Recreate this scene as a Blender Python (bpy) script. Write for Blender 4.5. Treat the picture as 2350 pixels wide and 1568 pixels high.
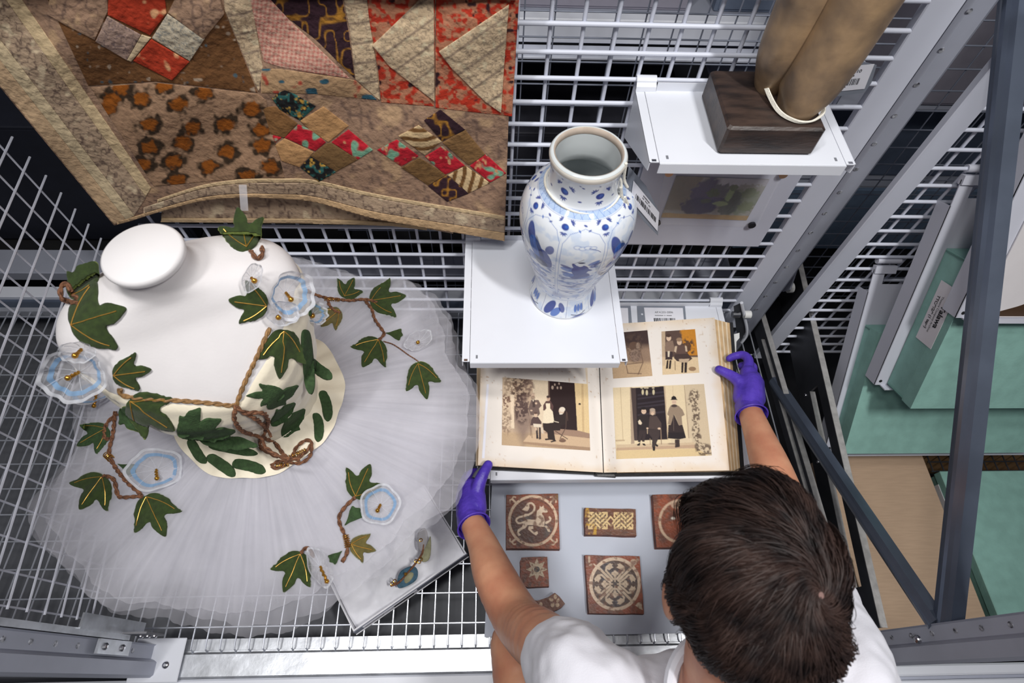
import bpy, bmesh, math, random
import numpy as np
from mathutils import Vector, Matrix
from mathutils.bvhtree import BVHTree

for o in list(bpy.data.objects): bpy.data.objects.remove(o)
scene = bpy.context.scene
COL = scene.collection
random.seed(7)
RNG = np.random.default_rng(11)

# ------------------------------------------------------------------ camera
# solved from three vanishing points of the rack (2350 x 1568 frame)
PP = np.array([1175., 784.]); NAD = np.array([1125., 1566.]); YVP = np.array([1127., -1470.])
FPX = float(np.sqrt(-(NAD - PP) @ (YVP - PP)))
_d = np.array([NAD[0]-PP[0], NAD[1]-PP[1], FPX]); _d /= np.linalg.norm(_d)
_y = np.array([YVP[0]-PP[0], YVP[1]-PP[1], FPX]); _y -= _d*(_y @ _d); _y /= np.linalg.norm(_y)
RW = np.array([np.cross(_y, -_d), _y, -_d])
H = 1.5
CAMP = np.array([0., 0., H])
cam_d = bpy.data.cameras.new('camera'); cam = bpy.data.objects.new('camera', cam_d); COL.objects.link(cam)
cam_d.sensor_fit = 'HORIZONTAL'; cam_d.sensor_width = 36; cam_d.lens = FPX/2350*36
cam_d.clip_start = 0.05; cam_d.clip_end = 50
_m = Matrix([[RW[0,0], -RW[0,1], -RW[0,2], 0], [RW[1,0], -RW[1,1], -RW[1,2], 0], [RW[2,0], -RW[2,1], -RW[2,2], H], [0,0,0,1]])
cam.matrix_world = _m
cam_d.dof.use_dof = True; cam_d.dof.focus_distance = 1.18; cam_d.dof.aperture_fstop = 6.3
scene.camera = cam
scene.view_settings.view_transform = 'Standard'; scene.view_settings.look = 'None'
scene.view_settings.gamma = 1; scene.view_settings.use_curve_mapping = False
scene.view_settings.exposure = -0.2

world = bpy.data.worlds.new('world'); scene.world = world; world.use_nodes = True
bgn = world.node_tree.nodes['Background']; bgn.inputs[0].default_value = (0.62, 0.64, 0.78, 1); bgn.inputs[1].default_value = 0.10

def area(name, loc, size, power, color=(1, .985, .96), target=(0, .4, 0), spread=180):
    l = bpy.data.lights.new(name, 'AREA'); l.shape = 'RECTANGLE'; l.size, l.size_y = size; l.energy = power; l.color = color; l.spread = math.radians(spread)
    o = bpy.data.objects.new(name, l); COL.objects.link(o); o.location = loc
    o.rotation_euler = (Vector(target)-Vector(loc)).to_track_quat('-Z', 'Y').to_euler()
    return o
# ceiling strip lamps above the aisle
area('ceiling_lamp', (-0.85, -0.30, 2.9), (0.10, 0.5), 7.5, target=(-.3, .5, .2), spread=100)
area('ceiling_lamp', (0.95, -0.40, 2.9), (0.10, 0.5), 11.5, target=(.3, .45, .1), spread=82)
area('ceiling_lamp', (-0.2, 0.15, 3.2), (0.7, 0.2), 7.5, target=(-.1, .5, .2), spread=90)

# ------------------------------------------------------------------ pixel -> place helpers
def ray(px, py): return RW @ np.array([px-PP[0], py-PP[1], FPX])
def onZ(px, py, z): v = ray(px, py); return CAMP + v*((z-H)/v[2])
def onY(px, py, y): v = ray(px, py); return CAMP + v*(y/v[1])
def onX(px, py, x): v = ray(px, py); return CAMP + v*(x/v[0])
def onD(px, py, d): return CAMP + ray(px, py)*d/FPX

# ------------------------------------------------------------------ materials
def lin(c):
    c = np.asarray(c, float)/255.0
    return np.where(c <= 0.04045, c/12.92, ((c+0.055)/1.055)**2.4)
MATS = {}
def mat(name, rgb, rough=0.5, metal=0.0, var=0.0, scale=30.0, bump=0.0, bscale=None, rgb2=None, stretch=None, spec=0.5, sheen=0.0, coat=0.0, alpha=1.0, trans=0.0, sss=0.0):
    if name in MATS: return MATS[name]
    m = bpy.data.materials.new(name); m.use_nodes = True; nt = m.node_tree; N = nt.nodes; L = nt.links
    b = N['Principled BSDF']
    c = lin(rgb); b.inputs['Base Color'].default_value = (*c, 1)
    b.inputs['Roughness'].default_value = rough; b.inputs['Metallic'].default_value = metal
    b.inputs['Specular IOR Level'].default_value = spec
    b.inputs['Sheen Weight'].default_value = sheen
    b.inputs['Coat Weight'].default_value = coat
    b.inputs['Alpha'].default_value = alpha
    b.inputs['Transmission Weight'].default_value = trans
    b.inputs['Subsurface Weight'].default_value = sss
    if sss: b.inputs['Subsurface Radius'].default_value = (0.01, 0.004, 0.002); b.inputs['Subsurface Scale'].default_value = 0.5
    tc = N.new('ShaderNodeTexCoord'); vec = tc.outputs['Object']
    if stretch:
        mp = N.new('ShaderNodeMapping'); mp.inputs['Scale'].default_value = stretch; L.new(vec, mp.inputs[0]); vec = mp.outputs[0]
    if var > 0 or rgb2 is not None:
        n = N.new('ShaderNodeTexNoise'); n.inputs['Scale'].default_value = scale; n.inputs['Detail'].default_value = 5
        L.new(vec, n.inputs['Vector'])
        r = N.new('ShaderNodeValToRGB'); c2 = lin(rgb2) if rgb2 is not None else c*(1-var)
        r.color_ramp.elements[0].color = (*c2, 1); r.color_ramp.elements[0].position = 0.35
        r.color_ramp.elements[1].color = (*np.clip(c*(1+var*0.4), 0, 1), 1); r.color_ramp.elements[1].position = 0.65
        L.new(n.outputs[0], r.inputs[0]); L.new(r.outputs[0], b.inputs['Base Color'])
    if bump > 0:
        n2 = N.new('ShaderNodeTexNoise'); n2.inputs['Scale'].default_value = bscale or scale*3; n2.inputs['Detail'].default_value = 4
        L.new(vec, n2.inputs['Vector'])
        bp = N.new('ShaderNodeBump'); bp.inputs['Strength'].default_value = bump; bp.inputs['Distance'].default_value = 0.004
        L.new(n2.outputs[0], bp.inputs['Height']); L.new(bp.outputs[0], b.inputs['Normal'])
    MATS[name] = m; return m
def mat_attr(name, rough=0.6, bump=0.0, bscale=200, coat=0.0, spec=0.5):
    if name in MATS: return MATS[name]
    m = mat(name, (200, 200, 200), rough, spec=spec, coat=coat, bump=bump, bscale=bscale)
    nt = m.node_tree; a = nt.nodes.new('ShaderNodeAttribute'); a.attribute_name = 'Col'
    nt.links.new(a.outputs['Color'], nt.nodes['Principled BSDF'].inputs['Base Color'])
    return m
def mat_sheer(name, rgb, alpha, trl=0.35, fine=0.0):
    if name in MATS: return MATS[name]
    m = bpy.data.materials.new(name); m.use_nodes = True; nt = m.node_tree; N = nt.nodes; L = nt.links
    for n in list(N):
        if n.type != 'OUTPUT_MATERIAL': N.remove(n)
    out = [n for n in N if n.type == 'OUTPUT_MATERIAL'][0]
    c = (*lin(rgb), 1)
    d = N.new('ShaderNodeBsdfDiffuse'); d.inputs[0].default_value = c
    t = N.new('ShaderNodeBsdfTranslucent'); t.inputs[0].default_value = c
    tr = N.new('ShaderNodeBsdfTransparent')
    m1 = N.new('ShaderNodeMixShader'); m1.inputs[0].default_value = trl; L.new(d.outputs[0], m1.inputs[1]); L.new(t.outputs[0], m1.inputs[2])
    m2 = N.new('ShaderNodeMixShader'); m2.inputs[0].default_value = alpha
    tc = N.new('ShaderNodeTexCoord'); n = N.new('ShaderNodeTexNoise'); n.inputs['Scale'].default_value = 9; n.inputs['Detail'].default_value = 6
    L.new(tc.outputs['Object'], n.inputs['Vector'])
    mr = N.new('ShaderNodeMapRange'); mr.inputs['From Min'].default_value = 0.3; mr.inputs['From Max'].default_value = 0.7
    mr.inputs['To Min'].default_value = max(0, alpha-0.14); mr.inputs['To Max'].default_value = min(1, alpha+0.14)
    L.new(n.outputs[0], mr.inputs[0])
    if fine:                      # weave density carried by the cloth itself (attribute 'Col')
        at = N.new('ShaderNodeAttribute'); at.attribute_name = 'Col'; mu = N.new('ShaderNodeMath'); mu.operation = 'MULTIPLY'; mu.use_clamp = True
        L.new(mr.outputs[0], mu.inputs[0]); L.new(at.outputs['Fac'], mu.inputs[1]); L.new(mu.outputs[0], m2.inputs[0])
    else: L.new(mr.outputs[0], m2.inputs[0])
    L.new(tr.outputs[0], m2.inputs[1]); L.new(m1.outputs[0], m2.inputs[2]); L.new(m2.outputs[0], out.inputs[0])
    MATS[name] = m; return m

WHITE = mat('white_powder_coat', (226, 229, 238), 0.42, var=0.03, scale=6)
MESHW = mat('white_mesh_coat', (214, 218, 232), 0.4, var=0.03, scale=8)
GREYW = mat('pale_grey_steel', (176, 180, 194), 0.45, metal=0.15, var=0.06, scale=12)
GALV = mat('galvanised_steel', (205, 208, 214), 0.38, metal=0.75, var=0.22, scale=26, bump=0.1, bscale=60)
WIRE = mat('galvanised_wire', (214, 218, 228), 0.32, metal=0.6, var=0.1, scale=20)
DARKST = mat('blue_grey_steel', (116, 126, 144), 0.3, metal=0.65, var=0.12, scale=14, stretch=(1, 1, 1))
ALU = mat('brushed_aluminium', (186, 184, 182), 0.4, metal=0.35, var=0.18, scale=60, bump=0.08)
ALUD = mat('dark_aluminium', (74, 76, 82), 0.45, metal=0.6, var=0.2, scale=16)
CHROME = mat('chrome_bolt', (205, 205, 208), 0.2, metal=1.0, var=0.05)
BLACK = mat('black_void', (14, 14, 17), 0.8, var=0.2, scale=4)
NYLON = mat('white_nylon', (226, 226, 224), 0.4, var=0.03)
INK = mat('black_ink', (38, 38, 44), 0.7, var=0.05)

# ------------------------------------------------------------------ mesh helpers
def link(o, parent=None):
    COL.objects.link(o)
    if parent is not None: o.parent = parent
    return o
def tag(o, label=None, cat=None, group=None, kind=None):
    if label: o['label'] = label
    if cat: o['category'] = cat
    if group: o['group'] = group
    if kind: o['kind'] = kind
    return o
def empty(name, loc, label, cat, group=None, rz=0, kind=None):
    o = bpy.data.objects.new(name, None); COL.objects.link(o); o.location = loc; o.rotation_euler = (0, 0, rz)
    o.empty_display_size = 0.02
    return tag(o, label, cat, group, kind)
def obj(name, me, parent=None, loc=None):
    o = bpy.data.objects.new(name, me); link(o, parent)
    if loc is not None: o.location = loc
    return o
class MB:
    """collects shapes in world space; build() makes ONE mesh object (in the parent's local frame)"""
    def __init__(s): s.v = []; s.f = []
    def add(s, V, F):
        n = len(s.v); s.v.extend([tuple(map(float, p)) for p in V]); s.f.extend([tuple(i+n for i in f) for f in F]); return s
    def box(s, lo, hi, bev=0.0):
        (a, b, c), (d, e, g) = lo, hi
        if bev <= 0:
            V = [(a,b,c),(d,b,c),(d,e,c),(a,e,c),(a,b,g),(d,b,g),(d,e,g),(a,e,g)]
            return s.add(V, [(0,3,2,1),(4,5,6,7),(0,1,5,4),(1,2,6,5),(2,3,7,6),(3,0,4,7)])
        k = bev
        V = []
        for z, q in ((c, k), (c+k, 0), (g-k, 0), (g, k)):
            V += [(a+q+k,b+q,z),(d-q-k,b+q,z),(d-q,b+q+k,z),(d-q,e-q-k,z),(d-q-k,e-q,z),(a+q+k,e-q,z),(a+q,e-q-k,z),(a+q,b+q+k,z)]
        F = [tuple(range(7, -1, -1)), tuple(range(24, 32))]
        for l in range(3):
            for i in range(8): F.append((l*8+i, l*8+(i+1) % 8, (l+1)*8+(i+1) % 8, (l+1)*8+i))
        return s.add(V, F)
    def obox(s, c, ax, ay, az, hx, hy, hz):
        c = np.array(c, float); ax, ay, az = [np.array(q, float) for q in (ax, ay, az)]
        V = [c+i*hx*ax+j*hy*ay+k*hz*az for k in (-1, 1) for i, j in ((-1,-1),(1,-1),(1,1),(-1,1))]
        return s.add(V, [(0,3,2,1),(4,5,6,7),(0,1,5,4),(1,2,6,5),(2,3,7,6),(3,0,4,7)])
    def tube(s, pts, r, n=8, cap=True, closed=False):
        P = [np.array(p, float) for p in pts]; m = len(P)
        R = r if hasattr(r, '__len__') else [r]*m
        up = np.array([0., 0., 1.]); V = []; prev = None
        for i in range(m):
            t = (P[(i+1) % m]-P[(i-1) % m]) if closed else (P[min(i+1, m-1)]-P[max(i-1, 0)])
            t = t/(np.linalg.norm(t)+1e-12)
            if prev is None:
                a = np.cross(t, up)
                if np.linalg.norm(a) < 1e-3: a = np.cross(t, (1., 0, 0))
            else: a = prev - t*(prev @ t)
            a /= np.linalg.norm(a)+1e-12; prev = a; b = np.cross(t, a)
            for k in range(n):
                q = 2*math.pi*k/n; V.append(P[i]+R[i]*(math.cos(q)*a+math.sin(q)*b))
        F = []
        for i in range(m if closed else m-1):
            for k in range(n):
                j = (i+1) % m; F.append((i*n+k, i*n+(k+1) % n, j*n+(k+1) % n, j*n+k))
        if cap and not closed: F += [tuple(range(n-1, -1, -1)), tuple(range((m-1)*n, m*n))]
        return s.add(V, F)
    def lathe(s, prof, c=(0, 0, 0), n=32):
        V = []; m = len(prof)
        for r, z in prof:
            for k in range(n):
                q = 2*math.pi*k/n; V.append((c[0]+r*math.cos(q), c[1]+r*math.sin(q), c[2]+z))
        F = [(i*n+k, i*n+(k+1) % n, (i+1)*n+(k+1) % n, (i+1)*n+k) for i in range(m-1) for k in range(n)]
        return s.add(V, F)
    def prism(s, poly, w0, w1, axes):
        """poly in 2D -> extruded; axes = (origin, e1, e2, e3)"""
        o, e1, e2, e3 = [np.array(q, float) for q in axes]; n = len(poly)
        V = [o+p[0]*e1+p[1]*e2+w*e3 for w in (w0, w1) for p in poly]
        F = [tuple(range(n-1, -1, -1)), tuple(range(n, 2*n))]+[(i, (i+1) % n, n+(i+1) % n, n+i) for i in range(n)]
        return s.add(V, F)
    def disc(s, c, nrm, r, h, n=12, dome=0.0):
        c = np.array(c, float); z = np.array(nrm, float); z /= np.linalg.norm(z)
        a = np.cross(z, (0, 0, 1.)) if abs(z[2]) < .9 else np.cross(z, (1., 0, 0)); a /= np.linalg.norm(a); b = np.cross(z, a)
        rings = [(r, 0), (r, h)] + ([(r*.8, h+dome*.6), (r*.4, h+dome)] if dome else [])
        V = [c+z*hh+rr*(math.cos(2*math.pi*k/n)*a+math.sin(2*math.pi*k/n)*b) for rr, hh in rings for k in range(n)]
        m = len(rings)
        F = [(i*n+k, i*n+(k+1) % n, (i+1)*n+(k+1) % n, (i+1)*n+k) for i in range(m-1) for k in range(n)]
        F += [tuple(range((m-1)*n, m*n)), tuple(range(n-1, -1, -1))]
        return s.add(V, F)
    def build(s, name, m, parent=None, smooth=False, loc=None, angle=40):
        me = bpy.data.meshes.new(name)
        off = np.zeros(3)
        if parent is not None:
            off = np.array(wloc(parent))
        elif loc is not None: off = np.array(loc, float)
        V = np.array(s.v, float)-off
        me.from_pydata(V.tolist(), [], s.f); me.update()
        me.materials.append(m)
        if smooth:
            me.shade_smooth()
            if angle: me.set_sharp_from_angle(angle=math.radians(angle))
        bm = bmesh.new(); bm.from_mesh(me); bmesh.ops.recalc_face_normals(bm, faces=bm.faces); bm.to_mesh(me); bm.free()
        o = bpy.data.objects.new(name, me); link(o, parent)
        if parent is None and loc is not None: o.location = loc
        return o
def wloc(o):
    p = np.zeros(3)
    while o is not None: p = p+np.array(o.location); o = o.parent
    return p
def grid_mesh(name, P, m, parent=None, C=None, smooth=True, closed_u=False, loc=None):
    """P: (h, w, 3) world positions; C optional (h, w, 3) linear colours"""
    h, w = P.shape[:2]; off = wloc(parent) if parent is not None else (np.array(loc, float) if loc is not None else np.zeros(3))
    V = P.reshape(-1, 3)-off
    idx = np.arange(h*w).reshape(h, w)
    if closed_u: idx = np.concatenate([idx, idx[:, :1]], 1)
    F = np.stack([idx[:-1, :-1], idx[:-1, 1:], idx[1:, 1:], idx[1:, :-1]], -1).reshape(-1, 4)
    me = bpy.data.meshes.new(name); me.vertices.add(len(V)); me.vertices.foreach_set('co', V.astype(np.float32).ravel())
    me.loops.add(F.size); me.loops.foreach_set('vertex_index', F.astype(np.int32).ravel())
    me.polygons.add(len(F)); me.polygons.foreach_set('loop_start', np.arange(0, F.size, 4, dtype=np.int32))
    me.polygons.foreach_set('loop_total', np.full(len(F), 4, np.int32))
    me.update(calc_edges=True)
    if C is not None:
        a = me.color_attributes.new('Col', 'FLOAT_COLOR', 'POINT')
        a.data.foreach_set('color', np.concatenate([C.reshape(-1, 3), np.ones((h*w, 1))], 1).astype(np.float32).ravel())
    if smooth: me.shade_smooth()
    me.materials.append(m)
    o = bpy.data.objects.new(name, me); link(o, parent)
    if parent is None and loc is not None: o.location = loc
    return o
def unit_rod(name, m, n=10):
    b = MB(); b.tube([(0, 0, 0), (1, 0, 0)], 1.0, n); me = bpy.data.meshes.new(name); me.from_pydata(b.v, [], b.f)
    me.shade_smooth(); me.set_sharp_from_angle(angle=math.radians(50)); me.materials.append(m); return me
def rod(name, me, a, b, r, parent):
    a = np.array(a, float); b = np.array(b, float); d = Vector(b-a); o = bpy.data.objects.new(name, me); link(o, parent)
    o.location = a-(wloc(parent) if parent is not None else 0); o.rotation_mode = 'QUATERNION'
    o.rotation_quaternion = Vector((1, 0, 0)).rotation_difference(d); o.scale = (d.length, r, r); return o

# ------------------------------------------------------------------ painted prints: a small numpy canvas -> colour attribute
class Cv:
    def __init__(s, w, h, base, W=None, Hh=None):
        s.w, s.h = w, h; s.W = W or w; s.H = Hh or h
        s.a = np.ones((h, w, 3))*lin(base)
        s.X, s.Y = np.meshgrid((np.arange(w)+.5)/w*s.W, (np.arange(h)+.5)/h*s.H); s.px = s.W/w
    def blend(s, M, col, al=1.0):
        M = (M*al)[..., None]; s.a = s.a*(1-M)+lin(col)*M; return s
    def poly(s, pts, col, al=1.0):
        P = np.array(pts, float); acc = 0
        for dx, dy in ((-.25, -.25), (.25, -.25), (-.25, .25), (.25, .25)):
            X = s.X+dx*s.px; Y = s.Y+dy*s.px; ins = np.zeros_like(X, bool)
            for (x1, y1), (x2, y2) in zip(P, np.roll(P, -1, 0)):
                if y1 == y2: continue
                c = ((y1 > Y) != (y2 > Y)) & (X < (x2-x1)*(Y-y1)/(y2-y1)+x1); ins ^= c
            acc = acc+ins
        return s.blend(acc/4.0, col, al)
    def ell(s, cx, cy, rx, ry, col, al=1.0, rot=0, soft=1.0):
        c, q = math.cos(rot), math.sin(rot); u = (s.X-cx)*c+(s.Y-cy)*q; v = -(s.X-cx)*q+(s.Y-cy)*c
        d = (np.sqrt((u/rx)**2+(v/ry)**2)-1)*min(rx, ry)
        return s.blend(np.clip(.5-d/(soft*s.px), 0, 1), col, al)
    def ring(s, cx, cy, r, w, col, al=1.0):
        d = abs(np.hypot(s.X-cx, s.Y-cy)-r)-w/2; return s.blend(np.clip(.5-d/s.px, 0, 1), col, al)
    def line(s, pts, w, col, al=1.0):
        D = np.full(s.X.shape, 1e9)
        for (x1, y1), (x2, y2) in zip(pts[:-1], pts[1:]):
            L2 = (x2-x1)**2+(y2-y1)**2+1e-9; t = np.clip(((s.X-x1)*(x2-x1)+(s.Y-y1)*(y2-y1))/L2, 0, 1)
            D = np.minimum(D, np.hypot(s.X-x1-t*(x2-x1), s.Y-y1-t*(y2-y1)))
        return s.blend(np.clip(.5-(D-w/2)/s.px, 0, 1), col, al)
    def noise(s, sc, seed=0, oct=3):
        r = np.random.default_rng(seed); out = np.zeros(s.X.shape); amp = 1; tot = 0
        for o in range(oct):
            gx, gy = int(s.W/sc*2**o)+3, int(s.H/sc*2**o)+3; g = r.random((gy, gx))
            fx = s.X/s.W*(gx-2); fy = s.Y/s.H*(gy-2); ix = fx.astype(int); iy = fy.astype(int); tx = fx-ix; ty = fy-iy
            tx = tx*tx*(3-2*tx); ty = ty*ty*(3-2*ty)
            out += amp*((g[iy, ix]*(1-tx)+g[iy, ix+1]*tx)*(1-ty)+(g[iy+1, ix]*(1-tx)+g[iy+1, ix+1]*tx)*ty); tot += amp; amp *= .5
        return out/tot
    def mottle(s, sc, amt, seed=0):
        s.a = s.a*(1+amt*(s.noise(sc, seed)-.5)*2)[..., None]; return s
    def spots(s, M, col, al=1.0): return s.blend(np.clip(M, 0, 1), col, al)
def spline(pts, n=12, closed=False):
    P = np.array(pts, float); m = len(P); out = []
    rng = range(m) if closed else range(m-1)
    for i in rng:
        p0, p1, p2, p3 = (P[(i-1) % m], P[i], P[(i+1) % m], P[(i+2) % m]) if closed else (P[max(i-1, 0)], P[i], P[i+1], P[min(i+2, m-1)])
        for k in range(n):
            t = k/n; out.append(.5*((2*p1)+(-p0+p2)*t+(2*p0-5*p1+4*p2-p3)*t*t+(-p0+3*p1-3*p2+p3)*t**3))
    if not closed: out.append(P[-1])
    return np.array(out)
def text_obj(name, s, size, loc, xdir, ydir, m, parent, align='LEFT', bold=0):
    cu = bpy.data.curves.new(name, 'FONT'); cu.body = s; cu.size = size; cu.align_x = align; cu.align_y = 'CENTER'; cu.offset = bold
    o = bpy.data.objects.new(name, cu); COL.objects.link(o)
    dg = bpy.context.evaluated_depsgraph_get(); me = bpy.data.meshes.new_from_object(o.evaluated_get(dg)); bpy.data.objects.remove(o)
    x = Vector(xdir).normalized(); y = Vector(ydir); y = (y-x*y.dot(x)).normalized(); z = x.cross(y)
    off = wloc(parent) if parent is not None else np.zeros(3)
    M = Matrix((x, y, z)).transposed().to_4x4(); M.translation = Vector(np.array(loc)-off)
    me.transform(M); me.materials.clear(); me.materials.append(m)
    return obj(name, me, parent)

# ================================================================== THE PLACE: store floor, walls, rack
def struct(b, name, m, **k): o = b.build(name, m, **k); o['kind'] = 'structure'; return o
struct(MB().box((-4, -.06, -.5), (5, 4.2, -.452)), 'floor', mat('dark_store_floor', (52, 54, 60), 0.7, var=0.25, scale=3))
struct(MB().box((-4, 4.0, -.45), (5, 4.1, 3.6)), 'wall_back', mat('dark_store_wall', (30, 31, 36), 0.8, var=0.3, scale=2))
struct(MB().box((-4, -3, -.5), (5, -.0605, -.2525)), 'floor', mat('grey_aisle_floor', (110, 112, 118), .6, var=.1, scale=3))
# solid deck below the grating
deck = struct(MB().box((-2.4, -.02, -.155), (.80, 1.05, -.14)), 'trim_1', mat('grey_deck', (92, 94, 100), 0.65, var=0.18, scale=5))

rack = empty('storage_rack', (0, 0, 0), 'white and galvanised steel storage rack with wire deck, perforated uprights and diagonal braces', 'rack')
# grating ------------------------------------------------------------
g = MB()
yw = [0.0555+0.0652*k for k in range(1, 15)]
for y in yw: g.tube([(-2.2, y, 0), (.79, y, 0)], .0019, 6)
grat = g.build('deck_cross_wire', WIRE, rack, smooth=True); grat['kind'] = 'stuff'
xw = [-0.034-0.0322*k for k in range(-26, 68)]
wme = unit_rod('deck_wire', WIRE, 6)
g = MB()
for x in xw: g.tube([(x, .985, -.0042), (x, .09, -.0042), (x, .076, -.006), (x, .071, -.02)], .0019, 6)
dw = g.build('deck_wire', WIRE, rack, smooth=True); dw['kind'] = 'stuff'
# front beam : galvanised lip, white box beam, lower lip
b = MB(); b.box((-.70, .072, -.032), (.80, .098, -.026)); b.box((-.70, .0705, -.075), (.80, .0735, -.02)); b.build('beam_lip', GALV, rack)
b = MB(); b.box((-.71, .018, -.075), (.80, .0700, -.012), .004); b.build('beam_cover', GALV, rack)
b = MB(); b.box((-2.2, -.006, -.10), (1.9, .0175, -.016), .004); b.build('front_beam', WHITE, rack)
b = MB(); b.box((-2.2, -.0135, -.11), (1.9, -.0065, -.03)); b.build('beam_seam', GREYW, rack)
b = MB(); b.box((-2.2, -.05, -.11), (1.9, -.014, -.02), .003); b.build('front_beam', WHITE, rack)
# rear rails of the deck
b = MB(); b.box((-2.4, .985, -.03), (.80, .999, .004)); b.build('rear_rail', WIRE, rack)
b = MB(); b.box((-2.4, 1.0, -.06), (.80, 1.045, -.02)); b.build('rear_beam', DARKST, rack)
b = MB(); b.box((-2.4, 1.045, -.05), (.80, 1.085, -.005), .003); b.build('rear_beam', WHITE, rack)
b = MB(); b.box((-2.4, 1.14, -.05), (.80, 1.235, -.01), .003); b.build('rear_beam', GREYW, rack)

HOLE = mat('lit_hole_rim', (206, 208, 216), .4, metal=.3, var=.1, rgb2=(60, 60, 70), scale=160)  # pale disc colour paints in lit rims and light seen through the holes
def upright(x0, sgn, y0, z0, z1, parent, zs, holes=True):
    """perforated C upright: inner face at x0, body away from the bay (sgn)"""
    P = [(0, .0), (-.006, .005), (-.006, .030), (0, .034), (.008, .037), (.008, .062), (.004, .065), (.05, .066), (.05, .0)]
    poly = [(x0+sgn*p[0], y0+p[1]) for p in P]
    u = MB().prism(poly, z0, z1, ((0, 0, 0), (1, 0, 0), (0, 1, 0), (0, 0, 1))).build('upright', GREYW, parent)
    for z in zs:
        MB().disc((x0+sgn*.0078, y0+.0495, z), (-sgn, 0, 0), .0050, .0008, 14).build('hole', HOLE, u)
    return u
ul = upright(-.75, -1, .022, -.1, 1.62, rack, [0.085+.0633*k for k in range(0, 14)])
ur = upright(.82, 1, .014, -.1, 1.62, rack, [0.125+.0633*k for k in range(0, 14)])
b = MB(); b.box((-.80, .0885, .12), (-.752, .100, 1.6)); b.build('upright_flange', GALV, rack)
# end plate of the beam on the left upright
ep = MB().box((-.80, .012, -.004), (-.690, .100, 0.0), .0015).build('end_plate', WHITE, rack)
MB().disc((-.722, .046, 0), (0, 0, 1), .0075, .003, 14, dome=.003).build('bolt', CHROME, ep)
# mesh-panel bracket bolted on the left upright
bz = .17
br = MB().box((-.7485, .060, .125), (-.7425, .086, .235)).build('bracket', GALV, rack)
for z in (.155, .215): MB().disc((-.7425, .073, z), (1, 0, 0), .0065, .002, 12, dome=.003).build('bolt', CHROME, br)
b2 = MB().box((-.748, .098, .085), (-.700, .102, .16)).build('bracket', mat('grey_bracket', (120, 120, 124), .45, metal=.5, var=.1), rack)
for k in range(3):
    MB().disc((-.738+.014*k, .098, .105), (0, -1, 0), .0055, .002, 12, dome=.003).build('bolt', CHROME, b2)
MB().box((-.752, .098, .08), (-.748, .125, .30)).build('bracket_edge', GALV, rack)

# right side frame: diagonal braces in the plane of the right uprights
def brace(a, b_, w, d, m, n='brace'):
    a = np.array(a); b_ = np.array(b_); t = (b_-a)/np.linalg.norm(b_-a); x = np.array([1., 0, 0]); nn = np.cross(x, t)
    B = MB()
    # C section: web towards the bay, two flanges
    prof = [(-d, -w), (0, -w), (.003, -w*.55), (.006, -w*.2), (.006, w*.2), (.003, w*.55), (0, w), (-d, w), (-d, w-.003), (-.004, w-.003), (-.004, -w+.003), (-d, -w+.003)]
    L = np.linalg.norm(b_-a)
    B.prism([(-p[0], p[1]) for p in prof], 0, L, (a, x, nn, t))
    return B.build(n, m, rack)
jA = onX(2158, 1450, .836); jT = onX(2318, -40, .836); jD = onX(1776, 876, .836)
brace(jA, jT, .021, .026, DARKST)
brace(jA+np.array([-.008, .012, -.004]), jD+np.array([-.008, 0, 0]), .0165, .022, DARKST)
jb = onX(2108, 1468, .814); MB().disc(jb, (-1, 0, 0), .008, .004, 14, dome=.004).build('bolt', CHROME, ur)

# rear right upright (perforated, behind the mesh panel)
rx0 = .765
b = MB(); b.prism([(rx0, .93), (rx0+.004, .928), (rx0+.012, .925), (rx0+.044, .925), (rx0+.056, .935), (rx0+.058, 1.02), (rx0, 1.02)], -.4, 1.6, ((0,0,0),(1,0,0),(0,1,0),(0,0,1)))
ub = b.build('upright', GREYW, rack)
for k in range(18):
    MB().disc((rx0+.012, .925, -.02+.0672*k), (0, -1, 0), .0048, .0006, 14).build('hole', HOLE, ub)
b = MB(); b.box((rx0-.012, .935, -.4), (rx0-.002, .96, 1.6)); b.build('upright_edge', ALUD, rack)

# ------------------------------------------------------------------ mesh panels
rme = unit_rod('rod', MESHW, 10)
def mesh_panel(label, y, x0, x1, zs, xs, bars, z0, z1):
    e = empty('display_mesh_panel', (0.5*(x0+x1), y, z0), label, 'mesh panel')
    for z in zs: rod('rod', rme, (x0, y, z), (x1, y, z), .0042, e)
    for x in xs: rod('rod', rme, (x, y+.0075, z0), (x, y+.0075, z1), .0036, e)
    for (bx0, bx1) in bars:
        MB().box((bx0, y-.004, z0-.03), (bx1, y+.014, z1), .002).build('end_bar', MESHW, e)
    return e
pm = mesh_panel('white rod mesh panel behind the quilt, vase shelf and pinned picture', .90, -.79, .682,
    [.1486+.0482*k for k in range(0, 22)], [-.44+.0536*k for k in range(-6, 21)], [(.680, .737)], .09, 1.22)
pr = mesh_panel('white rod mesh panel of the next bay behind the tilted trays', .90, .905, 1.75,
    [.15+.0482*k for k in range(-5, 20)], [.945+.0536*k for k in range(0, 15)], [(.862, .912)], -.10, 1.10)
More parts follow.
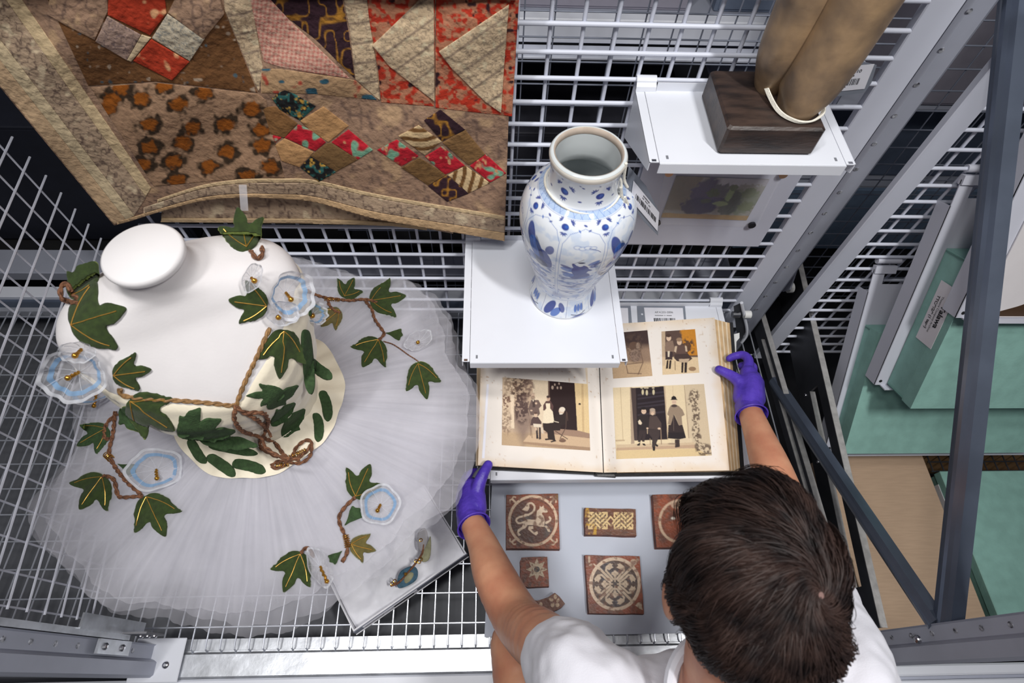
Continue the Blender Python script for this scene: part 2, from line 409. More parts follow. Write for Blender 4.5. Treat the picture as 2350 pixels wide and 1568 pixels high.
# left wire mesh wall (thin wire), set a few degrees off the rack side
wp = empty('wire_mesh_panel', (-.81, .12, .16), 'thin white wire mesh side panel beside the dressed mannequin', 'mesh panel')
WMESH = mat('white_wire', (196, 198, 210), .45, var=.04)
def wx(y): return -.797-.098*y
b = MB()
for k in range(-2, 26):
    z = .175+.0472*k
    if z < .16: continue
    b.tube([(wx(.12), .12, z), (wx(.885), .885, z)], .0022, 6)
h_ = b.build('horizontal_wire', WMESH, wp, smooth=True); h_['kind'] = 'stuff'
b = MB()
for k in range(15):
    y = .125+.0518*k; b.tube([(wx(y)-.004, y, .16), (wx(y)-.004, y, 1.40)], .0019, 6)
v_ = b.build('vertical_wire', WMESH, wp, smooth=True); v_['kind'] = 'stuff'
# thin rear mesh behind everything
rp = empty('rear_mesh_panel', (0, 1.16, -.2), 'thin grey wire mesh behind the white rod panels', 'mesh panel')
TW = mat('thin_grey_wire', (150, 156, 172), .45, metal=.3, var=.05)
b = MB()
for k in range(0, 26): b.tube([(-.45, 1.16, -.15+.055*k), (1.9, 1.16, -.15+.055*k)], .0019, 6)
o_ = b.build('horizontal_wire', TW, rp, smooth=True); o_['kind'] = 'stuff'
b = MB()
for k in range(0, 38): b.tube([(-.43+.0623*k, 1.163, -.2), (-.43+.0623*k, 1.163, 1.25)], .0017, 6)
o_ = b.build('vertical_wire', TW, rp, smooth=True); o_['kind'] = 'stuff'

# ------------------------------------------------------------------ value noise on arbitrary coordinates
def vn(x, y, sc, seed=0, octv=3):
    r = np.random.default_rng(seed); g = r.random((64, 64)); out = 0; amp = 1; tot = 0
    for o in range(octv):
        fx = np.asarray(x)/sc*2**o+17.3*o; fy = np.asarray(y)/sc*2**o+9.1*o
        ix = np.floor(fx).astype(int); iy = np.floor(fy).astype(int); tx = fx-ix; ty = fy-iy
        tx = tx*tx*(3-2*tx); ty = ty*ty*(3-2*ty)
        G = lambda a, b: g[b % 64, a % 64]
        out = out+amp*((G(ix, iy)*(1-tx)+G(ix+1, iy)*tx)*(1-ty)+(G(ix, iy+1)*(1-tx)+G(ix+1, iy+1)*tx)*ty); tot += amp; amp *= .5
    return out/tot
def inside(P, X, Y):
    ins = np.zeros(np.shape(X), bool); P = np.asarray(P, float)
    for (x1, y1), (x2, y2) in zip(P, np.roll(P, -1, 0)):
        if y1 == y2: continue
        ins ^= ((y1 > Y) != (y2 > Y)) & (X < (x2-x1)*(Y-y1)/(y2-y1)+x1)
    return ins
def snap(P, X, Y):
    P = np.asarray(P, float); bd = np.full(X.shape, 1e18); bx = X.copy(); by = Y.copy()
    for (x1, y1), (x2, y2) in zip(P, np.roll(P, -1, 0)):
        t = np.clip(((X-x1)*(x2-x1)+(Y-y1)*(y2-y1))/((x2-x1)**2+(y2-y1)**2+1e-12), 0, 1)
        qx = x1+t*(x2-x1); qy = y1+t*(y2-y1); d = (X-qx)**2+(Y-qy)**2; m = d < bd
        bd = np.where(m, d, bd); bx = np.where(m, qx, bx); by = np.where(m, qy, by)
    return bx, by, np.sqrt(bd)
def poly_patch(name, P, step, surf, m, parent, colf=None, thick=0.0, puff=0.0, loc=None):
    """a cloth/leaf/print piece: outline P in frame pixels laid on surf(px, py) -> (points, normals)"""
    P = np.asarray(P, float); x0, y0 = P.min(0)-step; x1, y1 = P.max(0)+step
    gx = np.arange(x0, x1+step, step); gy = np.arange(y0, y1+step, step); X, Y = np.meshgrid(gx, gy)
    ins = inside(P, X, Y); h, w = X.shape
    cell = ins[:-1, :-1] | ins[1:, :-1] | ins[:-1, 1:] | ins[1:, 1:]
    sx, sy, dist = snap(P, X, Y); X2 = np.where(ins, X, sx); Y2 = np.where(ins, Y, sy)
    idx = np.arange(h*w).reshape(h, w)
    F = np.stack([idx[:-1, :-1], idx[1:, :-1], idx[1:, 1:], idx[:-1, 1:]], -1)[cell]
    used = np.unique(F); remap = np.full(h*w, -1); remap[used] = np.arange(len(used)); F = remap[F]
    ux = X2.ravel()[used]; uy = Y2.ravel()[used]; ud = np.where(ins, dist, 0).ravel()[used]
    Q, N = surf(ux, uy)
    lift = thick+puff*(1-np.exp(-ud/(4*step)))
    V = Q+N*lift[:, None]
    faces = F.tolist()
    if thick > 0:                      # turn the edge down so the piece has a real thickness
        from collections import Counter
        E = Counter()
        for f in faces:
            for a, b in zip(f, f[1:]+f[:1]): E[(a, b)] += 1
        bd = [(a, b) for (a, b) in E if (b, a) not in E]
        vs = sorted({a for e in bd for a in e}); mp = {a: len(V)+i for i, a in enumerate(vs)}
        V = np.concatenate([V, Q[vs]-N[vs]*0.0005])
        faces += [[b, a, mp[a], mp[b]] for a, b in bd]
        ux = np.concatenate([ux, ux[vs]]); uy = np.concatenate([uy, uy[vs]])
    off = wloc(parent) if parent is not None else np.zeros(3)
    me = bpy.data.meshes.new(name); me.from_pydata((V-off).tolist(), [], faces); me.update()
    if colf is not None:
        C = colf(ux, uy); a = me.color_attributes.new('Col', 'FLOAT_COLOR', 'POINT')
        a.data.foreach_set('color', np.concatenate([C, np.ones((len(C), 1))], 1).astype(np.float32).ravel())
    me.shade_smooth(); me.materials.append(m)
    o = bpy.data.objects.new(name, me); link(o, parent); return o

# ------------------------------------------------------------------ white steel shelves hooked on the mesh
def shelf(x0, x1, y0, y1, z, label, gus=.12, lipd=.020):
    e = empty('hanging_shelf', ((x0+x1)/2, y1, z), label, 'shelf')
    MB().box((x0+.016, y0, z-.0015), (x1-.016, y1, z), .0005).build('top_plate', WHITE, e)
    MB().box((x0+.016, y0-.0015, z-lipd), (x1-.016, y0, z), .0005).build('front_lip', WHITE, e)
    for s, xa, xb in ((-1, x0, x0+.0152), (1, x1-.0152, x1)):
        g = MB(); g.box((xa, y0+.003, z-.0018), (xb, y1, z-.0003))
        xo = x0 if s < 0 else x1
        g.prism([(y0+.003, z), (y0+.003, z-.018), (y1-.004, z-gus), (y1-.004, z)], 0, .0015, ((xo if s < 0 else xo-.0015, 0, 0), (0, 1, 0), (0, 0, 1), (1, 0, 0)))
        sf = g.build('side_flange', WHITE, e)
        MB().box((xa+.004, y0+.004, z-.0002), (xb-.004, y0+.009, z+.0004)).build('tab', CHROME, sf)
        h = MB(); n = 8
        hx0, hx1 = (x0, x0+.035) if s < 0 else (x1-.035, x1)
        prof = [(y1-.006, z), (y1-.004, z+.008)]+[(y1+.0105+.0075*math.cos(a), z+.0125+.0075*math.sin(a)) for a in np.linspace(math.pi*.95, -.2, 9)]
        inner = [(p[0]*.0+p[0]-(.0015 if i > 1 else -.0015), p[1]-.0012) for i, p in enumerate(prof)][::-1]
        h.prism(prof+inner, hx0, hx1, ((0, 0, 0), (0, 1, 0), (0, 0, 1), (1, 0, 0)))
        h.build('hook', WHITE, e)
        sx = x0+.030 if s < 0 else x1-.030
        MB().box((sx-.002, y0+.010, z-.0002), (sx+.002, y0+.018, z+.0003)).build('slot', mat('slot_shadow', (120, 122, 130), .6, var=.05), e)
    b = MB(); b.box((x0+.036, y1-.003, z-.002), (x1-.036, y1-.0015, z+.016)); b.build('back_lip', WHITE, e)
    return e
sv = shelf(-.058, .283, .562, .889, .460, 'white steel shelf carrying the blue and white vase')
ss = shelf(.253, .589, .706, .889, .860, 'white steel shelf carrying the sculpture on a dark wooden block', gus=.10)
sa = shelf(-.016, .640, .402, .889, .188, 'wide white steel shelf under the open photograph album', gus=.10, lipd=.022)

# ------------------------------------------------------------------ vase
vc = np.array([.160, .741, .4605])
vz = empty('porcelain_vase', vc, 'tall blue and white porcelain vase standing on a white shelf', 'vase')
prof = [(63, 390), (64.5, 387), (64.5, 382), (62, 372), (60, 358), (59.5, 345), (61, 331), (65, 321), (75, 313), (87, 303), (97, 290), (104, 272), (107, 252), (106, 228), (101, 195), (93, 160), (82, 122), (72, 90), (65, 68), (62.5, 54), (64, 40), (68, 24), (73, 8), (74, 3), (73, 0)]
pf = spline(prof, 10); seg = np.hypot(*np.diff(pf, axis=0).T); S = np.concatenate([[0], np.cumsum(seg)]); SL = S[-1]
NR, NT = 330, 560
srow = (np.arange(NR)+.5)/NR*SL; rr = np.interp(srow, S, pf[:, 0]); zz = np.interp(srow, S, pf[:, 1])
def sz(z): return float(np.interp(-z, -pf[:, 1], S))
cv = Cv(NT, NR, (231, 236, 243), 360, SL)
rw = np.interp(cv.Y, S, pf[:, 0]); U = (cv.X-180)*rw*math.pi/180      # mm across
BL, MBL, PB, DB = (20, 52, 142), (62, 106, 188), (160, 188, 228), (14, 26, 74)
def vell(xd, s, rx, ry, col, al=1., rot=0.):
    r = float(np.interp(s, S, pf[:, 0])); dx = (cv.X-xd); dx = (dx+180) % 360-180; u = dx*r*math.pi/180; v = cv.Y-s
    c, q = math.cos(rot), math.sin(rot); a = u*c+v*q; b = -u*q+v*c
    d = (np.sqrt((a/rx)**2+(b/ry)**2)-1)*min(rx, ry); cv.blend(np.clip(.5-d/1.1, 0, 1), col, al)
def vline(pts, w, col, al=1.):
    P = [(180+(x-180), y) for x, y in pts]; D = np.full(cv.X.shape, 1e9)
    for (x1, y1), (x2, y2) in zip(P[:-1], P[1:]):
        k = float(np.interp((y1+y2)/2, S, pf[:, 0]))*math.pi/180
        ax = (cv.X-x1+180) % 360-180; ax = ax*k; bx = (x2-x1)*k; ay = cv.Y-y1; by = y2-y1
        t = np.clip((ax*bx+ay*by)/(bx*bx+by*by+1e-9), 0, 1); D = np.minimum(D, np.hypot(ax-t*bx, ay-t*by))
    cv.blend(np.clip(.5-(D-w/2)/.9, 0, 1), col, al)
def sprig(xd, s, k, up=0., dark=True):
    k *= 1.35; vell(xd, s, 6.2*k, 5.2*k, BL, .95, .3); vell(xd+1.5, s-1, 3.2*k, 2.6*k, MBL, .7)
    r = float(np.interp(s, S, pf[:, 0]))*math.pi/180
    for ox, oy in ((-8, -9), (9, -8), (0, 9)):
        bx, by = xd+ox*k/r, s+oy*k
        for a in (-1.3, -.65, 0, .65, 1.3):
            ang = math.atan2(oy, ox)+a; vell(bx+math.cos(ang)*3.4*k/r, by+math.sin(ang)*3.4*k, 2.6*k, 1.05*k, BL if dark else MBL, .95, ang)
# light wash all over the belly, then details
n1 = vn(U, cv.Y, 16, 3); cv.blend(np.clip((n1-.5)*2.2, 0, .35)*((cv.Y > sz(300)) & (cv.Y < sz(5))), PB)
for i in range(6): sprig(20+60*i, sz(347), .95); vell(50+60*i, sz(368), 2.8, 1.4, BL, .9, .4); vell(48+60*i, sz(336), 3.5, 1.6, BL, .9)
for i in range(12): vell(15+30*i, sz(372), 2.2, 1.1, BL, .85, .5)
# collar band with hatching
cb = ((cv.Y > sz(321)) & (cv.Y < sz(312))); cv.blend(cb*.75, PB)
for i in range(36): vline([(10*i, sz(321)), (10*i+6, sz(312))], .7, MBL, .7); vline([(10*i+10, sz(321)), (10*i+3, sz(312))], .6, MBL, .5)
for z in (321.5, 311): vline([(x, sz(z)) for x in range(0, 361, 10)], .9, MBL, .8)
for i in range(8): sprig(22.5+45*i, sz(301), .80); vell(45*i, sz(306), 3.4, 1.7, BL, .9, .4); vell(45*i+5, sz(300), 3, 1.5, BL, .85, -.5); vell(45*i-6, sz(299), 3, 1.5, MBL, .85, .9)
# eight arched panels with landscapes and figures
szp = lambda z: sz(165+(z-160)*1.25 if z > 150 else z)
pv = lambda x, y, rx, ry, col, al=1., rot=0.: vell(x, y, rx*1.3, ry*1.35, col, al, rot)
def panel(c, kind):
    tz = 266; _k = vn((cv.X-c+180) % 360-180, cv.Y, 7., 5+kind, 3); m_ = (abs((cv.X-c+180) % 360-180) < 20)*(cv.Y > szp(205))*(cv.Y < szp(95)); cv.blend(np.clip((_k-.5)*6, 0, 1)*m_, MBL, .62); cv.blend(np.clip((_k-.62)*8, 0, 1)*m_, BL, .75)
    vline([(c-21, szp(80))]+[(c-21, szp(tz-18)), (c-15, szp(tz-3)), (c, szp(tz+4)), (c+15, szp(tz-3)), (c+21, szp(tz-18)), (c+21, szp(80))], .9, MBL, .75)
    if kind % 2 == 0:      # figure with a stick under a cloud
        for k in range(4): pv(c-6+5*k, szp(246)+(k % 2)*1.5, 5.5, 3.2, MBL, .55); pv(c-6+5*k, szp(246)+(k % 2)*1.5, 4.4, 2.3, (231, 236, 243), .9)
        vline([(c+6, szp(245)), (c+14, szp(240)), (c+17, szp(236))], 1.2, BL, .9)
        pv(c+13, szp(213), 9, 3.6, MBL, .8, -.45); pv(c+15, szp(208), 9, 3, BL, .75, -.5)
        pv(c-12, szp(196), 10, 5, MBL, .8, .25); pv(c-14, szp(203), 8, 2.6, BL, .85, .3)
        pv(c+1, szp(195), 12, 14, BL, .97); pv(c+2, szp(178), 15, 10, BL, .97); pv(c-5, szp(206), 3, 8, BL, .95, -.5); pv(c+8, szp(196), 8, 3, BL, .95, .35)
        pv(c, szp(211), 4.2, 4.2, (232, 236, 243), .95); pv(c+.5, szp(216), 5, 1.8, DB, .9); vline([(c-8, szp(212)), (c+2, szp(224))], .9, DB, .9)
        pv(c-10, szp(180), 8, 6, MBL, .85); pv(c-8, szp(168), 12, 2.4, BL, .7); pv(c+10, szp(172), 11, 2.2, MBL, .8, -.1)
    else:                  # craggy hills
        pv(c-10, szp(234), 8, 20, BL, .9, -.35); pv(c-2, szp(214), 12, 22, MBL, .92, -.4); pv(c+9, szp(203), 10, 19, BL, .9, -.3); pv(c+1, szp(222), 4, 18, DB, .6, -.4)
        pv(c+2, szp(190), 14, 8, DB, .7, .3); pv(c-9, szp(190), 8, 8, MBL, .7); pv(c+13, szp(228), 6, 9, BL, .8, .4)
        for k in range(5): vline([(c-14+5*k, szp(238-6*k)), (c-11+5*k, szp(215-4*k))], .8, DB, .7)
        pv(c, szp(170), 20, 3.4, MBL, .75)
    for k, z in enumerate((152, 138, 124, 108)):
        pv(c-6+5*(k % 3), szp(z), 19-2*k, 3.6, (MBL, BL, PB, BL)[k], .55, .08*(-1)**k); pv(c+9-6*(k % 2), szp(z-6), 9, 1.6, DB, .4)
for i in range(8): panel(0+45*i, i)
for z in (78, 70, 55): vline([(x, sz(z)) for x in range(0, 361, 10)], 1.0, MBL, .8)
for i in range(24): vell(15*i, sz(63), 2.2, 2.2, MBL, .7)
for i in range(8):     # foot panels: pagoda, rocks
    c = 22.5+45*i; vline([(c-22, sz(53)), (c-22, sz(6))], .8, BL, .8)
    if i % 2: vell(c-8, sz(26), 9, 22, BL, .92, .35); vell(c+4, sz(18), 8, 15, MBL, .88, .5); vell(c+13, sz(32), 6, 14, BL, .85, -.3)
    else:
        for k in (-6, 0, 6): vell(c+k, sz(28), 3.2, 11, MBL, .9); vline([(c+k+3, sz(40)), (c+k+3, sz(14))], .8, DB, .8)
        vline([(c-13, sz(13)), (c-4, sz(9)), (c+4, sz(9)), (c+13, sz(13))], 2, DB, .9); vell(c, sz(6), 16, 2.2, BL, .9)
rimf = np.clip((sz(380)-cv.Y)/2+.5, 0, 1); cv.blend(rimf, (222, 216, 206))
footf = np.clip((cv.Y-sz(4))/2+.5, 0, 1); cv.blend(footf, (236, 238, 240))
th = np.radians(-90+(np.arange(NT)+.5)/NT*360-180)
P = np.stack([vc[0]+rr[:, None]/1000*np.cos(th), vc[1]+rr[:, None]/1000*np.sin(th), np.repeat(vc[2]+zz[:, None]/1000, NT, 1)], -1)
grid_mesh('body', P, mat_attr('blue_white_porcelain', .10, spec=.4), vz, C=cv.a, closed_u=True)
lp = [(.0632, .3895), (.061, .392), (.0575, .3922), (.0555, .389), (.0548, .378), (.0535, .36), (.0535, .34), (.056, .325), (.075, .305), (.095, .27), (.1, .24), (.09, .16), (.06, .06), (.02, .02), (.001, .02)]
MB().lathe(lp, vc, 64).build('inner_wall', mat('pale_celadon_glaze', (214, 220, 222), .15, var=.06, scale=8), vz, smooth=True, angle=0)
MB().lathe([(.0578, .3924), (.0552, .3905), (.0545, .381), (.0547, .3807), (.0575, .3915)], vc, 64).build('unglazed_rim', mat('buff_unglazed', (196, 180, 166), .8, var=.15, scale=40), vz, smooth=True, angle=0)
MB().lathe([(.001, .001), (.073, .001)], vc, 48).build('foot', WHITE, vz)
CORD = mat('white_cotton_tape', (238, 234, 222), .8, var=.06, scale=60, bump=.3, bscale=300)
ring = [(vc[0]+.0665*math.cos(a), vc[1]+.0665*math.sin(a), vc[2]+.3205+.004*math.sin(a*2+1)) for a in np.linspace(0, 2*math.pi, 40, endpoint=False)]
tg = empty('object_tag', vc+np.array([.07, -.01, .33]), 'barcode tag tied round the neck of the blue and white vase', 'tag')
MB().tube(ring, .0022, 8, closed=True).build('cord', CORD, tg, smooth=True)
kn = onY(1436, 448, .715)
b = MB()
for q in (((1437, 375), (1432, 410), (1440, 430)), ((1425, 430), (1428, 455), (1436, 462))):
    b.tube([onY(*p, .712) for p in spline(q, 5)], .0026, 8)
b.tube([onY(*p, .708) for p in spline([(1434, 452), (1441, 470), (1444, 488), (1438, 492), (1434, 478), (1433, 455)], 5)], .0022, 8)
b.tube([onY(*p, .708) for p in spline([(1432, 462), (1415, 470), (1395, 478)], 5)], .0022, 8)
b.build('bow', CORD, tg, smooth=True)
CARD = mat('grey_tag_card', (128, 134, 146), .7, var=.05); LAB = mat('white_label', (232, 232, 240), .55, var=.02)
def plane_card(px, fn, th, name, m, parent):
    Q = [np.array(fn(*p)) for p in px]; n = np.cross(Q[1]-Q[0], Q[3]-Q[0]); n /= np.linalg.norm(n)
    if n @ (CAMP-Q[0]) < 0: n = -n
    b = MB(); k = len(Q); b.add([q for q in Q]+[q-n*th for q in Q], [tuple(range(k)), tuple(range(2*k-1, k-1, -1))]+[(i, (i+1) % k, k+(i+1) % k, k+i) for i in range(k)])
    o = b.build(name, m, parent); return o, Q, n
def lerpq(Q, u, v): return (Q[0]*(1-u)+Q[1]*u)*(1-v)+(Q[3]*(1-u)+Q[2]*u)*v
def barcode(Q, n, u0, u1, v0, v1, parent, seed=1, N=34):
    r = random.Random(seed); b = MB(); u = u0
    while u < u1:
        w = (u1-u0)/N*r.choice((.6, 1, 1.6)); q = [lerpq(Q, a, c)+n*.0003 for a, c in ((u, v0), (min(u+w, u1), v0), (min(u+w, u1), v1), (u, v1))]
        b.add(q, [(0, 1, 2, 3)]); u += w+(u1-u0)/N*r.choice((.5, .8, 1.2))
    b.build('barcode', INK, parent)
def strokes(Q, n, u0, u1, v, h, parent, seed=1, k=9):
    r = random.Random(seed); b = MB(); du = (u1-u0)/k
    for i in range(k):
        if r.random() < .15: continue
        a = u0+du*i; q = [lerpq(Q, x, y)+n*.0003 for x, y in ((a, v-h), (a+du*.7, v-h*r.uniform(.5, 1)), (a+du*.7, v+h), (a, v+h*r.uniform(.6, 1)))]
        b.add(q, [(0, 1, 2, 3)])
    b.build('small_print', INK, parent)
ftag = lambda x, y: onY(x, y, .735+(x-1440)*.0009)
def arc_card(px): return px
plane_card([(1443, 382), (1483, 428), (1512, 487), (1510, 541), (1476, 507), (1448, 470), (1436, 430)], lambda x, y: onY(x, y, .74), .0012, 'card', CARD, tg)
lab, Q, n = plane_card([(1454, 415), (1513, 488), (1509, 531), (1447, 458)], lambda x, y: onY(x, y, .7385), .0004, 'label', LAB, tg)
barcode(Q, n, .14, .9, .42, .68, tg, 3); strokes(Q, n, .38, .62, .12, .04, tg, 4, 6); strokes(Q, n, .36, .66, .26, .03, tg, 5, 9)

# ------------------------------------------------------------------ sculpture on a block
WOODB = mat('dark_stained_wood', (66, 52, 46), .42, var=.35, scale=9, stretch=(2, 8, 8), bump=.15, bscale=40, rgb2=(40, 33, 32))
bk = empty('leg_sculpture', (.443, .80, .8605), 'bronze brown sculpture of two legs on a dark wooden block', 'sculpture')
MB().box((.3655, .7275, .8606), (.521, .872, .9125), .004).build('block', WOODB, bk, smooth=True, angle=25)
BRON = mat('brown_patinated_bronze', (176, 146, 112), .42, metal=.15, var=.3, scale=14, bump=.2, bscale=60, rgb2=(120, 102, 86))
NS = 48
def leg(zs):
    rows = []
    for z, cx, cy, rx, ry, tw in zs:
        a = np.linspace(0, 2*math.pi, NS, endpoint=False); e = 1+.05*np.cos(3*a+tw)
        rows.append(np.stack([cx+rx*e*np.cos(a), cy+ry*e*np.sin(a), np.full(NS, z)], -1))
    return np.array(rows)
def dens(zs, n=8): return [tuple(q) for q in spline(zs, n)]
grid_mesh('leg', leg(dens([(.912, .484, .778, .030, .034, 0), (.925, .487, .780, .035, .039, 0), (.945, .492, .787, .044, .046, .2), (.99, .500, .797, .049, .052, .4), (1.06, .505, .803, .052, .056, .6), (1.16, .507, .806, .056, .06, .8), (1.3, .507, .81, .058, .062, 1)])), BRON, bk, closed_u=True)
grid_mesh('leg', leg(dens([(.912, .452, .832, .022, .028, 1), (.93, .452, .832, .028, .033, 1), (.97, .450, .830, .037, .04, 1), (1.06, .449, .828, .041, .045, 1.2), (1.16, .448, .826, .043, .048, 1.4), (1.3, .446, .826, .046, .05, 1.6)])), BRON, bk, closed_u=True)
tg2 = empty('object_tag', (.52, .78, .914), 'barcode tag tied round the ankles of the leg sculpture', 'tag')
cr = spline([(.437, .862, .935), (.436, .81, .926), (.448, .765, .9165), (.468, .742, .9155), (.492, .739, .9155), (.515, .754, .918), (.522, .775, .921)], 8)
b = MB()
for k in range(3): b.tube([p+np.array([.0012*k, -.0008*k, .0016*k]) for p in cr], .0016, 6)
for k in range(7):
    a = random.uniform(0, 6.28); b.tube([cr[-1], cr[-1]+np.array([.006*math.cos(a), .006*math.sin(a), .004]), cr[-1]+np.array([.011*math.cos(a+.6), .011*math.sin(a+.6), .001+.008*random.random()])], .0014, 5)
b.build('cord', CORD, tg2, smooth=True)
plane_card([(1880, 140), (1985, 143), (2012, 150), (2000, 190), (1985, 212), (1905, 224), (1870, 215)], lambda x, y: onY(x, y, .8725), .0012, 'card', CARD, tg2)
lab, Q, n = plane_card([(1890, 158), (2007, 147), (1984, 204), (1862, 216)], lambda x, y: onY(x, y, .871), .0004, 'label', LAB, tg2)
barcode(Q, n, .3, .84, .52, .78, tg2, 8); strokes(Q, n, .4, .74, .40, .025, tg2, 6, 9); strokes(Q, n, .3, .62, .84, .02, tg2, 7, 9)
text_obj('lettering', '47-2010', .0085, lerpq(Q, .46, .23)+n*.0004, Q[1]-Q[0], Q[0]-Q[3], INK, tg2, bold=.0001)

# ------------------------------------------------------------------ picture pinned on a white panel below the sculpture shelf
pp_ = empty('picture_board', (.48, .8885, .45), 'white steel board on the mesh below the sculpture shelf', 'board')
MB().prism([(.308, .448), (.642, .441), (.642, .72), (.308, .72)], .8885, .8915, ((0, 0, 0), (1, 0, 0), (0, 0, 1), (0, 1, 0))).build('sheet', mat('white_board', (206, 209, 224), .4, var=.03, scale=5), pp_)
pic = empty('painting', (.477, .886, .54), 'small landscape painting of dark trees in a clear sleeve with magnets', 'painting')
A, B_, C_, D_ = [onY(*p, .8865) for p in ((1552, 404), (1766, 413), (1713, 506), (1517, 499))]
nw, nh = 210, 120; u, v = np.meshgrid(np.linspace(0, 1, nw), np.linspace(0, 1, nh))
pc = Cv(nw, nh, (150, 148, 140), 210, 120)
pc.blend(np.clip((pc.noise(20, 1)-.35)*1.5, 0, 1), (168, 168, 158))
pc.blend(np.clip((64-pc.X+8*(pc.noise(8, 2)-.5))/6, 0, 1)*np.clip((100-pc.Y)/8, 0, 1), (128, 120, 104))
for x, y, rx, ry, c, al in ((90, 45, 42, 44, (70, 66, 104), .95), (80, 82, 46, 26, (46, 50, 88), .95), (118, 30, 22, 26, (92, 96, 96), .7), (172, 66, 40, 40, (120, 132, 104), .85), (150, 70, 24, 40, (62, 74, 66), .9)):
    d = np.sqrt(((pc.X-x)/rx)**2+((pc.Y-y)/ry)**2)+.5*(pc.noise(9, int(x))-.5); pc.blend(np.clip((1.05-d)*5, 0, 1), c, al)
for x, y, rx, ry, c in ((138, 45, 9, 22, (150, 172, 118)), (128, 72, 22, 8, (156, 176, 124)), (98, 42, 16, 13, (72, 92, 44)), (90, 66, 14, 8, (66, 84, 48)), (140, 26, 10, 10, (88, 104, 62)), (182, 40, 22, 16, (110, 122, 84)), (190, 78, 22, 18, (104, 116, 66))):
    d = np.sqrt(((pc.X-x)/rx)**2+((pc.Y-y)/ry)**2)+.7*(pc.noise(5, int(y))-.5); pc.blend(np.clip((1.0-d)*4, 0, 1), c, .9)
pc.blend(np.clip((pc.Y-104+3*(pc.noise(12, 5)-.5))/3, 0, 1), (176, 142, 78)); pc.mottle(6, .14, 9)
pc.blend(np.clip((20-pc.Y+22*(pc.noise(7, 12)-.5))/4, 0, 1)*np.clip((pc.X-95)/12, 0, 1), (186, 184, 192))
grid_mesh('canvas', (A*(1-u[..., None])+B_*u[..., None])*(1-v[..., None])+(D_*(1-u[..., None])+C_*u[..., None])*v[..., None], mat_attr('oil_paint', .5, bump=.2, bscale=150), pic, C=pc.a)
MB().obox((A+B_+C_+D_)/4+np.array([0, .0008, 0]), (1, 0, 0), (0, 1, 0), (0, 0, 1), .098, .0006, .059).build('mount', mat('grey_mount', (170, 168, 170), .7, var=.04), pic)
slv = bpy.data.materials.new('clear_polyester'); slv.use_nodes = True
_nt = slv.node_tree; _b = _nt.nodes['Principled BSDF']; _b.inputs['Base Color'].default_value = (.9, .9, .95, 1); _b.inputs['Roughness'].default_value = .12; _b.inputs['Alpha'].default_value = .16
Qs = [onY(*p, .8845) for p in ((1528, 388), (1800, 394), (1737, 521), (1500, 515))]
MB().add(Qs, [(0, 1, 2, 3)]).build('sleeve', slv, pic)
BRS = mat('brass_magnet', (186, 150, 122), .3, metal=.7, var=.1); DMG = mat('steel_magnet', (60, 60, 66), .3, metal=.7, var=.1)
for (x, y), m in (((1535, 395), BRS), ((1797, 399), BRS), ((1725, 515), DMG), ((1507, 510), DMG)):
    MB().disc(onY(x, y, .8842), (0, -1, 0), .0085, .005, 20).build('magnet', m, pic, smooth=True)

# ------------------------------------------------------------------ quilt hanging in front of the mesh
QY = .845
ql = empty('patchwork_quilt', (-.38, QY, .50), 'old brown and red patchwork quilt hanging in front of the white mesh', 'quilt')
bot = spline([(262, 517), (300, 507), (357, 489), (464, 461), (557, 453), (640, 456), (720, 463), (850, 499), (957, 519), (1060, 536), (1158, 553)], 10)
def qsurf(px, py):
    px = np.asarray(px, float); py = np.asarray(py, float)
    V = np.stack([px-PP[0], py-PP[1], np.full(px.shape, FPX)], -1) @ RW.T
    rip = .004*np.sin(px/47.+py/90.)+.003*np.sin(py/33.+px/120.)+.0022*(vn(px, py, 14, 5, 2)-.5)+.006*np.sin(px/170.)*np.clip(py/500, 0, 1)
    Yq = QY+rip
    Q = CAMP+V*(Yq/V[:, 1])[:, None]
    return Q, np.tile([0., -1., 0.], (len(px), 1))
QM = mat_attr('quilted_cotton', .85, bump=.9, bscale=90, spec=.2)
def mixc(a, b, t): t = np.clip(t, 0, 1)[:, None]; return a*(1-t)+b*t
def base_col(c, amt=.16, sc=26, seed=1):
    c = lin(c)
    def f(x, y): return c*(1+amt*(vn(x, y, sc, seed)-.5)*2+.12*(vn(x, y, 5, seed+7)-.5))[:, None]
    return f
def floral(c, c2, dens_=.55, sc=9, seed=2, c3=None):
    b = base_col(c, .12, 30, seed)
    def f(x, y):
        n = vn(x, y, sc, seed, 2); o = mixc(b(x, y), lin(c2), (1-abs(n-.5)*14)*.85)
        if c3 is not None: o = mixc(o, lin(c3), (vn(x, y, sc*1.3, seed+5, 2)-.66)*9)
        return o
    return f
def redprint(seed):
    b = base_col((176, 120, 92), .12, 30, seed)
    def f(x, y):
        o = mixc(b(x, y), lin((176, 52, 34)), (vn(x, y, 11, seed, 2)-.47)*9)
        return mixc(o, lin((52, 30, 34)), (vn(x, y, 17, seed+3, 2)-.74)*14)
    return f
def purplegold(seed):
    b = base_col((52, 32, 40), .2, 20, seed)
    def f(x, y): return mixc(b(x, y), lin((168, 118, 46)), (1-abs(vn(x, y, 20, seed, 1)-.5)*13)*1.2)
    return f
def gingham(x, y):
    u = x*.95+y*.1; v = y-x*.12; s = (np.sin(u*2*np.pi/9.5) > .1)*.42+(np.sin(v*2*np.pi/9.5) > .1)*.42
    return mixc(base_col((206, 168, 148), .1, 30, 3)(x, y), lin((176, 78, 72)), s*.8)
SP = np.array([(780, 560), (1050, 545), (1310, 590), (910, 630), (1150, 660), (1620, 695), (960, 790), (1240, 820), (1450, 790), (1680, 830), (960, 940), (1180, 910), (1470, 970), (1690, 930), (1120, 1030), (1340, 1065), (1740, 1060), (1140, 1150), (1590, 1125), (690, 700), (920, 1050), (720, 630)])/2.8
